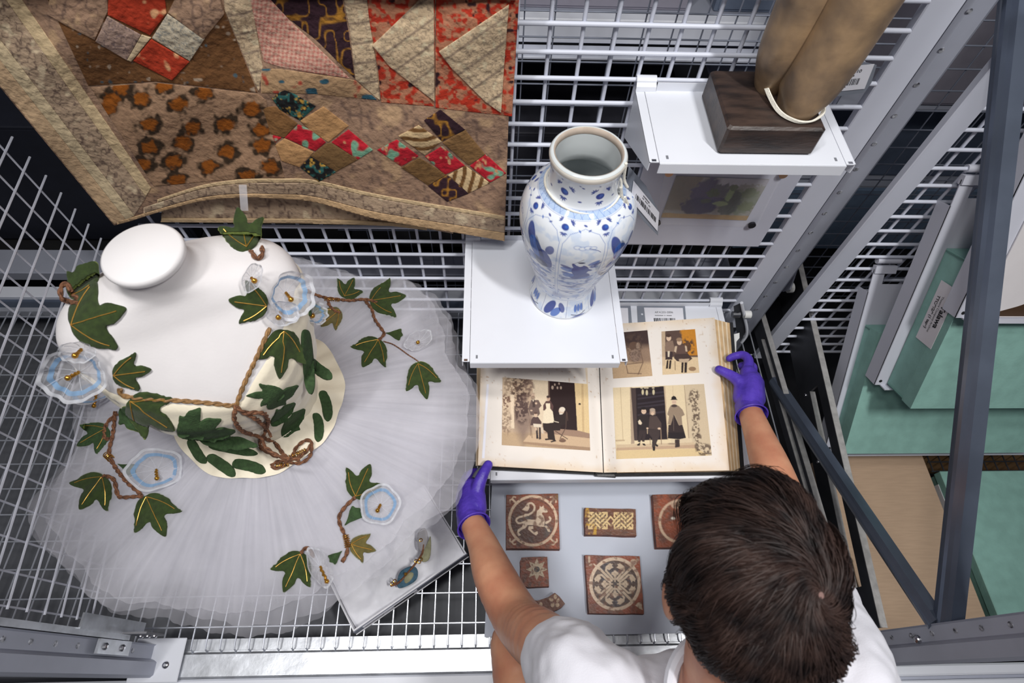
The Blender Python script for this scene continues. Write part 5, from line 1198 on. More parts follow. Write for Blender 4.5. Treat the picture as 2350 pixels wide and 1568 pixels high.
for p in ([(278, 890), (285, 905), (330, 912), (430, 919), (500, 925), (541, 931)], [(541, 931), (560, 880), (590, 815), (618, 752)]): cord(p, .0030, mat('gold_brown_braid', (146, 110, 68), .7, var=.4, scale=200), 'neckline_braid', .003)
for p in ([(541, 930), (537, 958), (556, 984), (598, 1000), (612, 1030), (655, 1052), (688, 1056)], [(545, 934), (575, 950), (600, 968), (614, 985), (620, 996)], [(556, 942), (600, 943), (612, 960), (606, 988), (600, 1000)], [(606, 1000), (632, 1015), (650, 1040), (664, 1060)], [(596, 1000), (602, 1030), (640, 1050)], [(622, 1070), (640, 1060), (668, 1056), (694, 1046), (715, 1020), (700, 1013), (680, 1030), (665, 1058), (640, 1075), (622, 1072)], [(660, 1062), (690, 1065), (712, 1050), (716, 1025)]): cord(p, .0030, BRAID, 'lacing', .005)
def coil(px, py, dx, dy, n=7, r=.004):
    q = np.array([(px+dx*t, py+dy*t) for t in np.linspace(-.5, .5, n)]); Q, N = cast(q[:, 0], q[:, 1]); B = MB()
    T = Q[-1]-Q[0]; T /= np.linalg.norm(T)
    for P_, n_ in zip(Q, N):
        A = np.cross(T, n_); A /= np.linalg.norm(A); B.tube([P_+n_*.004+r*(math.cos(w)*A+math.sin(w)*n_) for w in np.linspace(0, 2*math.pi, 12, endpoint=False)], .0009, 5, closed=True)
    B.build('gold_coil', GOLD, tut, smooth=True)
coil(762, 690, 32, 2, 9); coil(253, 1050, 10, 10, 5, .0055); coil(796, 1243, 4, 26, 7, .005); coil(684, 1042, 36, -16, 8); coil(650, 1068, 24, -4, 5)
# gauze flowers
SHEER = mat_sheer('clear_organza', (226, 226, 232), .38); BLUER = mat_sheer('blue_organza', (150, 186, 222), .80); ORG2 = mat_sheer('white_gauze_edge', (238, 240, 246), .72)
nrm0 = lambda v: v/np.linalg.norm(v)
def flower(px, py, rp, depth=.02, seed=0, squash=1.0, ang=0., blue=True, lift=.004, stam=(.2, .3), tilt=(0, 0)):
    Q, N = cast(np.array([px]), np.array([py])); n = N[0]*.45+nrm0(CAMP-Q[0])*.75+np.array([tilt[0], tilt[1], 0]); n /= np.linalg.norm(n); D = (Q[0]-CAMP) @ RW[:, 2]; R = rp*D/FPX
    a = np.cross(n, (0, 1., 0)); a /= np.linalg.norm(a); b_ = np.cross(n, a); a, b_ = a*math.cos(ang)+b_*math.sin(ang), b_*math.cos(ang)-a*math.sin(ang)
    O = Q[0]+n*lift; th = np.linspace(0, 2*math.pi, 64, endpoint=False); r = random.Random(seed); ph = r.uniform(0, 6)
    def ringg(ts, zf, wob):
        rows = []
        for t in ts:
            rr_ = R*t*(1+wob*np.sin(5*th+ph)*t); z = zf(t)+.003*np.sin(11*th+ph)*t*(t > .6)
            rows.append(O+np.stack([rr_*np.cos(th)]*3, -1)*a+np.stack([rr_*np.sin(th)*squash]*3, -1)*b_+np.stack([z]*3, -1)*n)
        return np.array(rows)
    zf = lambda t: depth*t**2
    f = grid_mesh('gauze_flower', ringg(np.linspace(.02, 1, 16), zf, .05), SHEER, tut, closed_u=True)
    if blue: grid_mesh('blue_band', ringg(np.linspace(.66, .80, 4), lambda t: zf(t)+.0015, .05), BLUER, f, closed_u=True)
    grid_mesh('rim', ringg(np.linspace(.92, 1.02, 4), lambda t: zf(t)+.001, .05), ORG2, f, closed_u=True)
    B = MB()
    for k in range(9): w = 2*math.pi*k/9+ph; B.tube([O+(a*math.cos(w+.25*t)*t+b_*math.sin(w+.25*t)*t*squash)*R+n*(zf(t)+.001) for t in np.linspace(.1, .9, 6)], .0003, 4)
    B.build('thread', ORG2, f)
    s0 = O+n*.003; s1 = O+(a*stam[0]+b_*stam[1])*R+n*.012; B = MB()
    B.tube([s0+(s1-s0)*t+.0012*np.array([math.sin(20*t), math.cos(20*t), 0]) for t in np.linspace(0, 1, 14)], .0022, 7); B.build('stamen', GOLD, f, smooth=True)
    bd = MB(); bd.lathe([(.0001, -.004), (.0025, -.0033), (.004, -.001), (.004, .001), (.0025, .0033), (.0001, .004)], s1, 14); bd.build('bead', GOLD, f, smooth=True, angle=0)
flower(188, 848, 62, .022, 1, .95, .3, lift=.012, stam=(.25, .1)); flower(190, 800, 34, .02, 6, .7, .2, blue=False, lift=.008); flower(225, 905, 48, .03, 7, .55, .5, lift=.008, stam=(.2, .6))
flower(645, 670, 50, .028, 2, 1.1, .2, lift=.012, tilt=(.5, -.2), stam=(-.2, .2)); flower(640, 715, 34, .03, 8, .8, .4, blue=False, lift=.010); flower(575, 640, 34, .02, 3, .55, 1.5, blue=False, lift=.008, stam=(.1, .2))
flower(360, 1080, 57, .014, 4, .82, .15, stam=(-.1, .35)); flower(872, 1160, 44, .014, 5, 1.0, 0, stam=(.1, .3)); flower(712, 724, 26, .016, 9, 1., 0, lift=.006); flower(735, 1302, 48, .02, 10, .45, 2.15, blue=False, stam=(.75, .0)); flower(960, 786, 34, .016, 11, .6, .6, blue=False, stam=(.1, .1))
# little clear ribbon on the shoulder
RIBD = float((tcast(np.array([560.]), np.array([548.]))[0][0]-CAMP) @ RW[:, 2])
poly_patch('ribbon', [(548, 424), (566, 424), (570, 484), (552, 484)], 6, lambda x, y: (np.array([onD(p, q, RIBD+.0006*(484-q)) for p, q in zip(x, y)]), np.tile(-RW[:, 2], (len(x), 1))), SHEER, tut)

# spare corsage in the card box
cor = empty('flower_corsage', (-.14, .21, .045), 'small faded corsage with a teal gauze flower lying in the tissue of the box', 'corsage')
TEAL = mat('teal_gauze', (64, 98, 118), .8, var=.3, scale=120, bump=.3); SAGE = mat('faded_sage_leaf', (148, 146, 116), .85, var=.2, scale=80)
boxcast = lambda x, y: (np.array([onZ(p, q, .052) for p, q in zip(x, y)]), np.tile([0., 0, 1], (len(x), 1)))
poly_patch('gauze_flower', spline([(912, 1335), (920, 1312), (945, 1300), (958, 1308), (956, 1330), (935, 1345), (915, 1350)], 5, True), 2.5, boxcast, TEAL, cor, thick=.003, puff=.004)
poly_patch('petal', spline([(928, 1328), (940, 1315), (950, 1318), (944, 1332), (932, 1340)], 5, True), 2.5, boxcast, SAGE, cor, thick=.006, puff=.003)
poly_patch('leaf', spline([(966, 1275), (980, 1250), (988, 1232), (989, 1262), (984, 1285), (970, 1290)], 5, True), 2.5, boxcast, SAGE, cor, thick=.004, puff=.003)
poly_patch('leaf', spline([(960, 1225), (976, 1214), (982, 1235), (974, 1262), (962, 1262)], 5, True), 2.5, boxcast, mat_sheer('grey_net', (190, 186, 186), .7), cor, thick=.006, puff=.003)
B = MB(); q = spline([(896, 1345), (918, 1335), (950, 1298), (968, 1272), (972, 1250)], 8); B.tube([onZ(*p, .057) for p in q], .0026, 7); B.build('stem', BRAID, cor, smooth=True)
B = MB()
for k, (x, y) in enumerate(((955, 1288), (962, 1290), (966, 1284), (900, 1340), (906, 1334), (966, 1240))): B.tube([onZ(x, y, .060)+.0035*np.array([math.cos(w), math.sin(w), .3*math.sin(w)]) for w in np.linspace(0, 6.28, 10, endpoint=False)], .0011, 5, closed=True)
B.build('gold_coil', GOLD, cor, smooth=True); bd = MB(); bd.lathe([(.0001, -.004), (.003, -.003), (.004, 0), (.003, .003), (.0001, .004)], onZ(931, 1318, .066), 12); bd.build('bead', GOLD, cor, smooth=True, angle=0)

# ------------------------------------------------------------------ slide rails at the right side of the bay
def rail(a, b_, z0, z1, th, label, slot, m=ALUD, bolts=()):
    a = np.array(a); b_ = np.array(b_); d = b_-a; L = np.linalg.norm(d); d /= L; n = np.array([d[1], -d[0]])
    e = empty('slide_rail', (*((a+b_)/2), z0), label, 'rail')
    def bx(s0, s1, zz0, zz1, t0, t1, name, mm):
        V = [np.array([*(a+d*s+n*t), z]) for z in (zz0, zz1) for s, t in ((s0, t0), (s1, t0), (s1, t1), (s0, t1))]
        return MB().add(V, [(0,3,2,1),(4,5,6,7),(0,1,5,4),(1,2,6,5),(2,3,7,6),(3,0,4,7)]).build(name, mm, e)
    h = z1-z0; s0, s1 = slot
    # web in four strips round a long slot
    bx(0, L, z0, z0+h*.42, 0, th, 'web', m); bx(0, L, z1-h*.28, z1-.0022, 0, th, 'web', m)
    bx(0, s0, z0+h*.42, z1-h*.28, 0, th, 'web', m); bx(s1, L, z0+h*.42, z1-h*.28, 0, th, 'web', m)
    bx(0, L, z1-.0022, z1, -.0012, th+.009, 'top_edge', ALU); bx(s0, s1, z0+h*.42, z0+h*.42+.002, -.0006, th+.008, 'slot_edge', ALU)
    for s, f in bolts:
        p = a+d*s; MB().disc((p[0], p[1], z0+h*f), (-n[0], -n[1], 0), .0055, .002, 14, dome=.003).build('bolt', CHROME, e, smooth=True)
    return e, a, d, n
r2a = onZ(2022, 1440, .10)[:2]; r2b = onZ(1828, 590, .10)[:2]
rb, a2, d2, n2 = rail(r2a, r2b, -.045, .10, .006, 'wide dark aluminium slide rail with a long slot beside the mint boxes', (.09, .62), bolts=((.05, .2), (.20, .2), (.42, .2), (.62, .25)))
r1a = onZ(1905, 1260, .045)[:2]; r1b = onZ(1722, 640, .045)[:2]
ra, a1, d1, n1 = rail(r1a, r1b, -.02, .045, .005, 'narrow aluminium slide rail next to the album shelf', (.03, .62))
# rollers, bracket plates
def roller(px, py, z, parent, r=.016):
    p = onZ(px, py, z); MB().disc(p, (-1, -.07, 0), r, .014, 24).build('roller', NYLON, parent, smooth=True, angle=30)
    MB().disc(p+np.array([-.014, 0, 0]), (-1, -.07, 0), r*.5, .003, 14, dome=.004).build('bolt', CHROME, parent, smooth=True)
roller(1818, 660, .10, rb); roller(1834, 724, .09, rb)
bp = plane_card([(1806, 615), (1830, 612), (1812, 665), (1795, 670)], lambda x, y: onX(x, y, .86), .004, 'bracket_plate', GREYW, rb)[0]
for p in ((1815, 626), (1802, 644), (1789, 660)): MB().disc(onX(*p, .858), (-1, 0, 0), .005, .002, 12, dome=.003).build('bolt', CHROME, rb)
for p in ((1782, 609), (1757, 643)): MB().disc(onY(*p, .925), (0, -1, 0), .005, .002, 12, dome=.003).build('bolt', CHROME, rack)
MB().tube([onY(x, y, .86) for x, y in spline([(1702, 695), (1708, 725), (1714, 755), (1712, 772), (1702, 786)], 6)], .0042, 8).build('curved_bracket', WHITE, ra, smooth=True)
plane_card([(1684, 705), (1703, 696), (1712, 760), (1700, 784), (1690, 760)], lambda x, y: onY(x, y, .862), .003, 'bracket_plate', ALUD, ra)
MB().disc(onY(1697, 722, .855), (-1, 0, 0), .009, .02, 14).build('bolt', CHROME, ra); MB().disc(onY(1722, 722, .86), (-1, 0, 0), .011, .018, 18).build('bush', NYLON, ra, smooth=True, angle=30)
tab = plane_card([(1674, 770), (1697, 764), (1697, 776), (1690, 784), (1689, 822), (1677, 824)], lambda x, y: onZ(x, y, .15), .003, 'white_tab', NYLON, None)[0]; tag(tab, 'white plastic tab standing by the corner of the album', 'tab')  # white plastic tab beside the album, not foam

# ------------------------------------------------------------------ tilted trays in the next bay with archive boxes
def tray(B0, Tp, x1, label, sheet):
    B0 = np.array(B0, float); Tp = np.array(Tp, float); s = Tp-B0; s[0] = 0; L = np.linalg.norm(s); s /= L; n = np.array([0, -s[2], s[1]]); x = np.array([1., 0, 0])
    e = empty('tilted_tray', B0, label, 'tray')
    def slab(x0, x1_, s0, s1, t0, t1, name, m):
        V = [np.array([xx, 0, 0])+np.array([0, B0[1], B0[2]])+s*ss_+n*t for t in (t0, t1) for xx, ss_ in ((x0, s0), (x1_, s0), (x1_, s1), (x0, s1))]
        return MB().add(V, [(0,3,2,1),(4,5,6,7),(0,1,5,4),(1,2,6,5),(2,3,7,6),(3,0,4,7)]).build(name, m, e)
    X0 = B0[0]
    slab(X0, X0+.030, 0, L-.02, .0005, .003, 'side_flange', sheet); slab(X0, X0+.002, .0, L*.86, -.040, .003, 'side_web', sheet)
    slab(X0+.0305, x1, 0, L-.06, -.0005, .0015, 'back_sheet', sheet); slab(X0+.016, x1, -.003, 0, -.001, .022, 'front_lip', sheet)
    slab(X0, X0+.055, L-.03, L-.01, -.006, .008, 'hook', sheet); MB().tube([Tp+np.array([.0, 0, .004]), Tp+np.array([.06, 0, .004])], .0085, 12).build('hook_roll', sheet, e, smooth=True)
    MB().disc(np.array([X0+.012, B0[1], B0[2]])+s*.012+n*.003, n, .004, .0008, 12).build('slot', BLACK, e)
    return e, s, n, L
TRW = mat('white_tray_steel', (206, 208, 220), .45, var=.04, scale=6)
t1, s1, n1_, L1 = tray((.975, .565, -.09), (.975, .9, .373), 1.62, 'lowest tilted white tray holding a mint archive box', TRW)
t2, s2, n2_, L2 = tray((.986, .643, .193), (.986, .9, .677), 1.62, 'middle tilted white tray holding the labelled mint archive box', TRW)
t3, s3, n3_, L3 = tray((1.0, .66, .484), (1.0, .9, .936), 1.72, 'upper tilted white tray holding a poster', TRW)
MINT = mat('mint_archive_board', (142, 186, 176), .8, var=.1, scale=30, bump=.1, bscale=200)
MINTD = mat('mint_board_edge', (98, 138, 130), .8, var=.1, scale=30)
def abox(x0, x1, B0, s, n, s0, s1, t0, t1, label):
    O = np.array([0, B0[1], B0[2]]); e = empty('archive_box', O+np.array([x0, 0, 0])+s*s0+n*t0, label, 'box')
    def slab(xa, xb, sa_, sb, ta, tb, name, m):
        V = [O+np.array([xx, 0, 0])+s*q+n*t for t in (ta, tb) for xx, q in ((xa, sa_), (xb, sa_), (xb, sb), (xa, sb))]
        return MB().add(V, [(0,3,2,1),(4,5,6,7),(0,1,5,4),(1,2,6,5),(2,3,7,6),(3,0,4,7)]).build(name, m, e)
    slab(x0, x1, s0, s1, t0, t1-.002, 'body', MINT); slab(x0-.002, x1+.002, s0-.002, s1+.002, t1-.035, t1, 'lid', MINT)
    for q in (s0+.004, s1-.004): slab(x0-.003, x0-.0015, q-.0012, q+.0012, t0+.004, t1-.036, 'staple', MINTD)
    return e, O
b1, O1 = abox(.992, 1.55, (.975, .565, -.09), s1, n1_, .035, .40, .003, .062, 'mint green archive box leaning on the lowest tilted tray')
b2_, O2 = abox(1.018, 1.55, (.986, .643, .193), s2, n2_, .004, .375, .003, .104, 'mint green archive box with a paper title label on its end')
# paper label on the end of the upper box
Q = [O2+np.array([1.0145, 0, 0])+s2*q+n2_*t for q, t in ((.31, .030), (.16, .030), (.16, .085), (.31, .085))]
PAP = mat('white_paper', (226, 222, 226), .7, var=.02)
MB().add(Q+[q+np.array([.0006, 0, 0]) for q in Q], [(0, 1, 2, 3), (7, 6, 5, 4), (0, 1, 5, 4), (1, 2, 6, 5), (2, 3, 7, 6), (3, 0, 4, 7)]).build('paper_label', PAP, b2_)
xd, yd = -s2, n2_
ce = lambda q, t: O2+np.array([1.0140, 0, 0])+s2*q+n2_*t
text_obj('lettering', 'Talawa', .020, ce(.235, .069), xd, yd, INK, b2_, align='CENTER', bold=.0006)
text_obj('lettering', 'Theatre Company Archive', .0085, ce(.235, .055), xd, yd, INK, b2_, align='CENTER'); text_obj('lettering', 'TTC/9/2/9 (1 tape)', .011, ce(.235, .043), xd, yd, INK, b2_, align='CENTER', bold=.0003)
# poster on the upper tray
ps = empty('poster', np.array([1.06, .66, .49]), 'white poster with a plain dark brown shape standing on the upper tray', 'poster')
O3 = np.array([0, .66, .484]); pw = lambda x, q, t: O3+np.array([x, 0, 0])+s3*q+n3_*t
V = [pw(x, q, t) for t in (.003, .0055) for x, q in ((1.045, .003), (1.60, .003), (1.60, .42), (1.045, .42))]
MB().add(V, [(0,3,2,1),(4,5,6,7),(0,1,5,4),(1,2,6,5),(2,3,7,6),(3,0,4,7)]).build('sheet', mat('poster_paper', (224, 220, 222), .5, var=.02), ps)
sh = spline([(1.05, .006), (1.10, .022), (1.14, .040), (1.165, .075), (1.158, .115), (1.17, .15), (1.158, .165), (1.175, .185), (1.165, .215), (1.2, .26), (1.30, .29), (1.40, .26), (1.45, .15), (1.48, .05), (1.5, .006)], 6)
MB().prism([tuple(p) for p in sh], .0056, .0062, (O3, (1, 0, 0), s3, n3_)).build('brown_shape', mat('brown_print', (74, 52, 34), .5, var=.15, scale=8), ps)
# boxes on the lower level
KR = mat('brown_cardboard', (192, 164, 138), .8, var=.06, scale=20, stretch=(1, 12, 12)); KR2 = mat('tan_cardboard', (172, 132, 92), .8, var=.08, scale=20)
def fbox(lo, hi, m, label, lid=None):
    e = empty('storage_box', ((lo[0]+hi[0])/2, (lo[1]+hi[1])/2, lo[2]), label, 'box')
    MB().box(lo, (hi[0], hi[1], hi[2]-.003), .002).build('body', m, e); MB().box((lo[0]-.004, lo[1]-.004, hi[2]-(lid or .03)), (hi[0]+.004, hi[1]+.004, hi[2]), .002).build('lid', m, e); return e
fbox((1.03, .10, -.449), (1.350, .588, -.20), KR, 'plain brown cardboard box below the steel braces')
mb = fbox((1.385, .11, -.449), (1.85, .530, -.19), MINT, 'mint green archive box lying beside the brown cardboard box')
MB().box((1.379, .40, -.245), (1.3805, .50, -.215)).build('paper_label', PAP, mb)
fbox((1.42, .607, -.449), (1.95, .73, -.12), KR2, 'tan cardboard box standing behind the flat mint box')
struct(MB().box((.90, .0, -.452), (2.2, 1.1, -.4495)), 'trim_2', mat('dark_lower_deck', (40, 41, 46), .7, var=.2))
g = empty('lower_grating', (1.6, .57, -.22), 'dark wire grating between the boxes of the next bay', 'grating')
b = MB()
for k in range(15): b.tube([(1.38+.035*k, .538, -.215), (1.38+.035*k, .598, -.215)], .0022, 6)
for y in (.54, .57, .597): b.tube([(1.37, y, -.211), (1.90, y, -.211)], .0022, 6)
o_ = b.build('wire', ALUD, g); o_['kind'] = 'stuff'

# ------------------------------------------------------------------ things seen through the mesh at the back
def bgbox(lo, hi, m, name, label, cat):
    e = empty(name, ((lo[0]+hi[0])/2, (lo[1]+hi[1])/2, lo[2]), label, cat)
    MB().box(lo, hi, .003).build('body', m, e); MB().box((lo[0]+.01, lo[1]-.003, lo[2]+.01), (hi[0]-.01, lo[1], hi[2]-.01)).build('front', m, e); return e
sh1 = empty('rear_shelf', (.3, 1.5, .60), 'long white shelf beam seen through the upper mesh', 'shelf')
MB().box((-.45, 1.45, .590), (1.0, 1.49, .655), .003).build('beam', WHITE, sh1); MB().box((-.45, 1.40, .575), (1.0, 1.455, .583), .002).build('lip', MESHW, sh1)
MB().box((-.45, 1.50, .590), (1.0, 1.95, .597)).build('board', GREYW, sh1)
bgbox((.07, 1.60, .597), (.55, 1.90, .86), mat('lilac_grey_panel', (168, 164, 176), .7, var=.05), 'grey_panel', 'pale lilac grey panel on the rear shelf', 'panel')
bgbox((.62, 1.60, .597), (.95, 1.90, .90), mat('steel_blue_panel', (120, 132, 152), .7, var=.1), 'blue_panel', 'steel blue panel on the rear shelf beside the lilac one', 'panel')
bgbox((.05, 1.45, -.05), (.62, 1.8, .30), mat('charcoal_case', (52, 52, 62), .7, var=.15), 'charcoal_case', 'charcoal storage case behind the vase and mesh', 'case')
bgbox((-1.9, 1.3, -.04), (-.98, 1.75, .42), mat('navy_case', (28, 31, 44), .7, var=.15), 'navy_case', 'dark navy case behind the wire side panel', 'case')
bgbox((.80, 1.55, .05), (1.9, 1.9, .40), mat('slate_case', (92, 104, 124), .6, var=.1), 'slate_case', 'slate blue case behind the upright and thin mesh', 'case')
bgbox((.98, 1.50, -.30), (1.9, 1.9, .04), mat('light_blue_case', (126, 146, 172), .6, var=.1), 'pale_case', 'pale blue case behind the tilted trays', 'case')
bgbox((1.15, 1.45, .42), (2.2, 1.95, .80), mat('mauve_panel', (150, 146, 158), .7, var=.05), 'mauve_panel', 'mauve grey panel high behind the steel brace', 'panel')
sh2 = empty('rear_shelf', (-1.4, 1.28, -.06), 'dark shelf deck behind the wire side panel', 'shelf'); MB().box((-2.3, 1.25, -.06), (-.5, 1.9, -.045)).build('board', BLACK, sh2)
sh3 = empty('rear_shelf', (.9, 1.5, -.31), 'dark shelf deck low behind the mesh', 'shelf'); MB().box((-.48, 1.30, -.32), (2.2, 1.95, -.305)).build('board', BLACK, sh3); MB().box((-.48, 1.30, -.062), (.66, 1.95, -.052)).build('board', BLACK, sh3); MB().box((.67, 1.5, .041), (2.2, 1.95, .048)).build('board', GREYW, sh3); MB().box((.67, 1.44, .405), (2.3, 1.97, .415)).build('board', GREYW, sh3)

# ------------------------------------------------------------------ person leaning in, holding the album
per = empty('person', (.28, -.25, -.25), 'person with dark brown hair in a white T-shirt and violet gloves holding the album', 'person')
def blob(name, parts, voxel, m, parent, smooth=6, disp=None):
    """one continuous surface grown round chains of spheres: parts = list of [(x,y,z,r), ...] chains or ('e', centre, radii, rot)"""
    off = wloc(parent); V = []; F = []
    def sph(c, R, M=None, nu=14, nv=10):
        o = len(V)
        for i in range(nv+1):
            ph = math.pi*i/nv
            for j in range(nu):
                t = 2*math.pi*j/nu; p = np.array([R[0]*math.sin(ph)*math.cos(t), R[1]*math.sin(ph)*math.sin(t), R[2]*math.cos(ph)])
                if M is not None: p = M @ p
                V.append(tuple(np.array(c)+p-off))
        for i in range(nv):
            for j in range(nu): F.append((o+i*nu+j, o+(i+1)*nu+j, o+(i+1)*nu+(j+1) % nu, o+i*nu+(j+1) % nu))
    for p in parts:
        if p[0] == 'e': sph(p[1], p[2], p[3] if len(p) > 3 else None, 28, 20)
        else:
            for a, b_ in zip(p[:-1], p[1:]):
                a = np.array(a, float); b_ = np.array(b_, float); L = np.linalg.norm(b_[:3]-a[:3]); k = max(2, int(L/(min(a[3], b_[3])*.28))+1)
                for t in np.linspace(0, 1, k): q = a*(1-t)+b_*t; sph(q[:3], (q[3],)*3)
    me = bpy.data.meshes.new(name); me.from_pydata(V, [], F); me.materials.append(m)
    o = bpy.data.objects.new(name, me); link(o, parent)
    r = o.modifiers.new('remesh', 'REMESH'); r.mode = 'VOXEL'; r.voxel_size = voxel; r.use_smooth_shade = True
    if smooth: s = o.modifiers.new('smooth', 'SMOOTH'); s.factor = .5; s.iterations = smooth
    if disp:
        tx = bpy.data.textures.new(name+'_folds', 'CLOUDS'); tx.noise_scale = disp[1]; d = o.modifiers.new('folds', 'DISPLACE'); d.texture = tx; d.strength = disp[0]; d.mid_level = .5; d.texture_coords = 'GLOBAL'
        s = o.modifiers.new('smooth2', 'SMOOTH'); s.factor = .5; s.iterations = 3
    return o
SKIN = mat('skin', (206, 150, 118), .5, var=.10, scale=16, rgb2=(190, 126, 98), bump=.06, bscale=260, sss=.12)
def chain(pts, n=6): return [tuple(q) for q in spline(pts, n)]
WL = onZ(1082, 1196, .242); EL = np.array([.050, .092, .375]); SLf = np.array([.118, .004, .635])
WR = onZ(1720, 942, .268); ER = np.array([.588, .285, .36]); SRt = np.array([.468, -.01, .635])
HC = np.array([.281, .078, .846]); tl = math.radians(-48)   # head bent forwards
Rx = np.array([[1, 0, 0], [0, math.cos(tl), -math.sin(tl)], [0, math.sin(tl), math.cos(tl)]])
HL = lambda x, y, z: HC+Rx @ np.array([x, y, z])
body = [
 chain([(*WL, .027), (*(WL*.72+EL*.28), .032), (*(WL*.40+EL*.60+np.array([-.006, 0, 0])), .041), (*EL, .045), (*(EL*.55+SLf*.45), .048), (*SLf, .045)]),
 chain([(*WR, .027), (*(WR*.70+ER*.30), .033), (*(WR*.38+ER*.62), .041), (*ER, .044), (*(ER*.55+SRt*.45), .048), (*SRt, .045)]),
 [(.284, -.06, .655, .062), (.284, -.005, .715, .058), (.282, .03, .775, .060)],
 [(*SLf, .045), (.20, -.06, .60, .06), (.37, -.06, .60, .06), (*SRt, .045)], [(.285, -.10, .57, .09), (.285, -.26, .42, .11), (.285, -.40, .24, .12)],
 ('e', HL(0, .002, .004), (.063, .080, .075), Rx), ('e', HL(0, .035, -.045), (.057, .064, .066), Rx), ('e', HL(0, .062, -.092), (.034, .032, .026), Rx),
 [(*HL(0, .098, -.002), .009), (*HL(0, .112, -.030), .012)], [(*HL(-.012, .102, -.036), .008), (*HL(.012, .102, -.036), .008)],
 [(*HL(-.02, .090, -.066), .007), (*HL(0, .096, -.067), .008), (*HL(.02, .090, -.066), .007)], [(*HL(-.045, .084, .014), .009), (*HL(.045, .084, .014), .009)],
 ('e', (.2000, .076, .808), (.0085, .020, .027), Rx), ('e', (.362, .076, .808), (.0085, .020, .027), Rx),
 chain([(.055, .062, .205, .056), (.075, -.06, .225, .064), (.13, -.26, .235, .080), (.19, -.42, .22, .10)]), chain([(.055, .030, .20, .052), (.058, -.075, .06, .046), (.062, -.135, -.08, .038), (.066, -.175, -.185, .032)]),
 chain([(.47, -.10, .215, .056), (.45, -.22, .225, .066), (.41, -.36, .225, .09), (.37, -.44, .22, .10)]), chain([(.47, -.105, .21, .052), (.472, -.17, .06, .05), (.474, -.24, -.08, .040), (.476, -.29, -.185, .032)])]
blob('body', body, .0045, SKIN, per, smooth=7)
EYE = mat('eye_white', (230, 228, 224), .2, var=.02)
for sx in (-.03, .03): MB().lathe([(.0001, -.011), (.008, -.008), (.011, 0), (.008, .008), (.0001, .011)], HL(sx, .083, -.004), 14).build('eye', EYE, per, smooth=True, angle=0)
# T-shirt
TEE = mat('white_cotton_jersey', (212, 212, 221), .8, var=.03, scale=10, bump=.12, bscale=500, sheen=.2)
sL = SLf*.80+EL*.20; sR = SRt*.70+ER*.30
shirt = [chain([(*sL, .061), (*(SLf*.92+EL*.08), .063), (*(SLf+np.array([0, -.01, -.005])), .066), (.19, -.06, .605, .085)]), chain([(*sR, .061), (*(SRt*.86+ER*.14), .063), (*(SRt+np.array([0, -.01, -.005])), .066), (.38, -.06, .605, .085)]),
 [(.17, -.075, .60, .088), (.285, -.085, .615, .09), (.40, -.075, .60, .088)], [(.20, -.10, .58, .13), (.37, -.10, .58, .13)], [(.285, -.12, .58, .16), (.285, -.26, .42, .165), (.285, -.38, .30, .165)], [(.225, -.26, .42, .14), (.225, -.38, .28, .14)], [(.345, -.26, .42, .14), (.345, -.38, .28, .14)]]
blob('t_shirt', shirt, .0055, TEE, per, smooth=9, disp=(.022, .06))
# ribbed collar
cr_ = [np.array([.284+.072*math.cos(t), -.012+.060*math.sin(t), .712+.014*math.sin(t)]) for t in np.linspace(0, 2*math.pi, 40, endpoint=False)]
MB().tube(cr_, .008, 8, closed=True).build('collar', TEE, per, smooth=True)
blob('shorts', [chain([(.10, -.17, .232, .085), (.15, -.30, .24, .10), (.20, -.43, .22, .135)]), chain([(.43, -.28, .232, .085), (.40, -.36, .24, .10), (.36, -.44, .22, .135)]), [(.20, -.43, .23, .15), (.37, -.43, .23, .15)]], .008, mat('navy_shorts', (44, 48, 62), .85, var=.1), per, smooth=6)
SHOE = mat('black_shoe', (32, 32, 36), .6, var=.1)
blob('shoe', [[(.066, -.185, -.205, .040), (.066, -.12, -.215, .034), (.066, -.075, -.218, .030)]], .006, SHOE, per, 4); blob('shoe', [[(.476, -.31, -.205, .040), (.476, -.24, -.215, .034), (.476, -.19, -.218, .030)]], .006, SHOE, per, 4)
# violet gloves, five fingers each
GLV = mat('violet_nitrile', (92, 66, 190), .42, var=.12, scale=30, bump=.35, bscale=120, rgb2=(74, 52, 168))
gl = [[(*WL, .0305), (-.043, .332, .228, .0315), (-.044, .372, .212, .027)], [(-.050, .320, .205, .026), (-.056, .362, .190, .0235)], [(-.034, .325, .236, .027), (-.031, .352, .234, .0215)],
 chain([(-.032, .345, .234, .0190), (-.026, .372, .243, .0155), (-.016, .396, .2495, .0128), (-.005, .418, .2475, .0108)]),
 chain([(-.049, .372, .210, .0125), (-.051, .400, .200, .0105), (-.043, .420, .188, .0095), (-.030, .424, .180, .0085)]), chain([(-.055, .368, .196, .0125), (-.060, .398, .184, .0105), (-.052, .420, .172, .0095), (-.036, .424, .166, .0085)]),
 chain([(-.060, .358, .184, .012), (-.067, .385, .170, .0100), (-.060, .405, .158, .009), (-.044, .410, .152, .0082)]), chain([(-.062, .342, .176, .011), (-.072, .364, .160, .009), (-.068, .382, .150, .0082), (-.056, .390, .146, .0075)])]
blob('glove', gl, .0020, GLV, per, smooth=4)
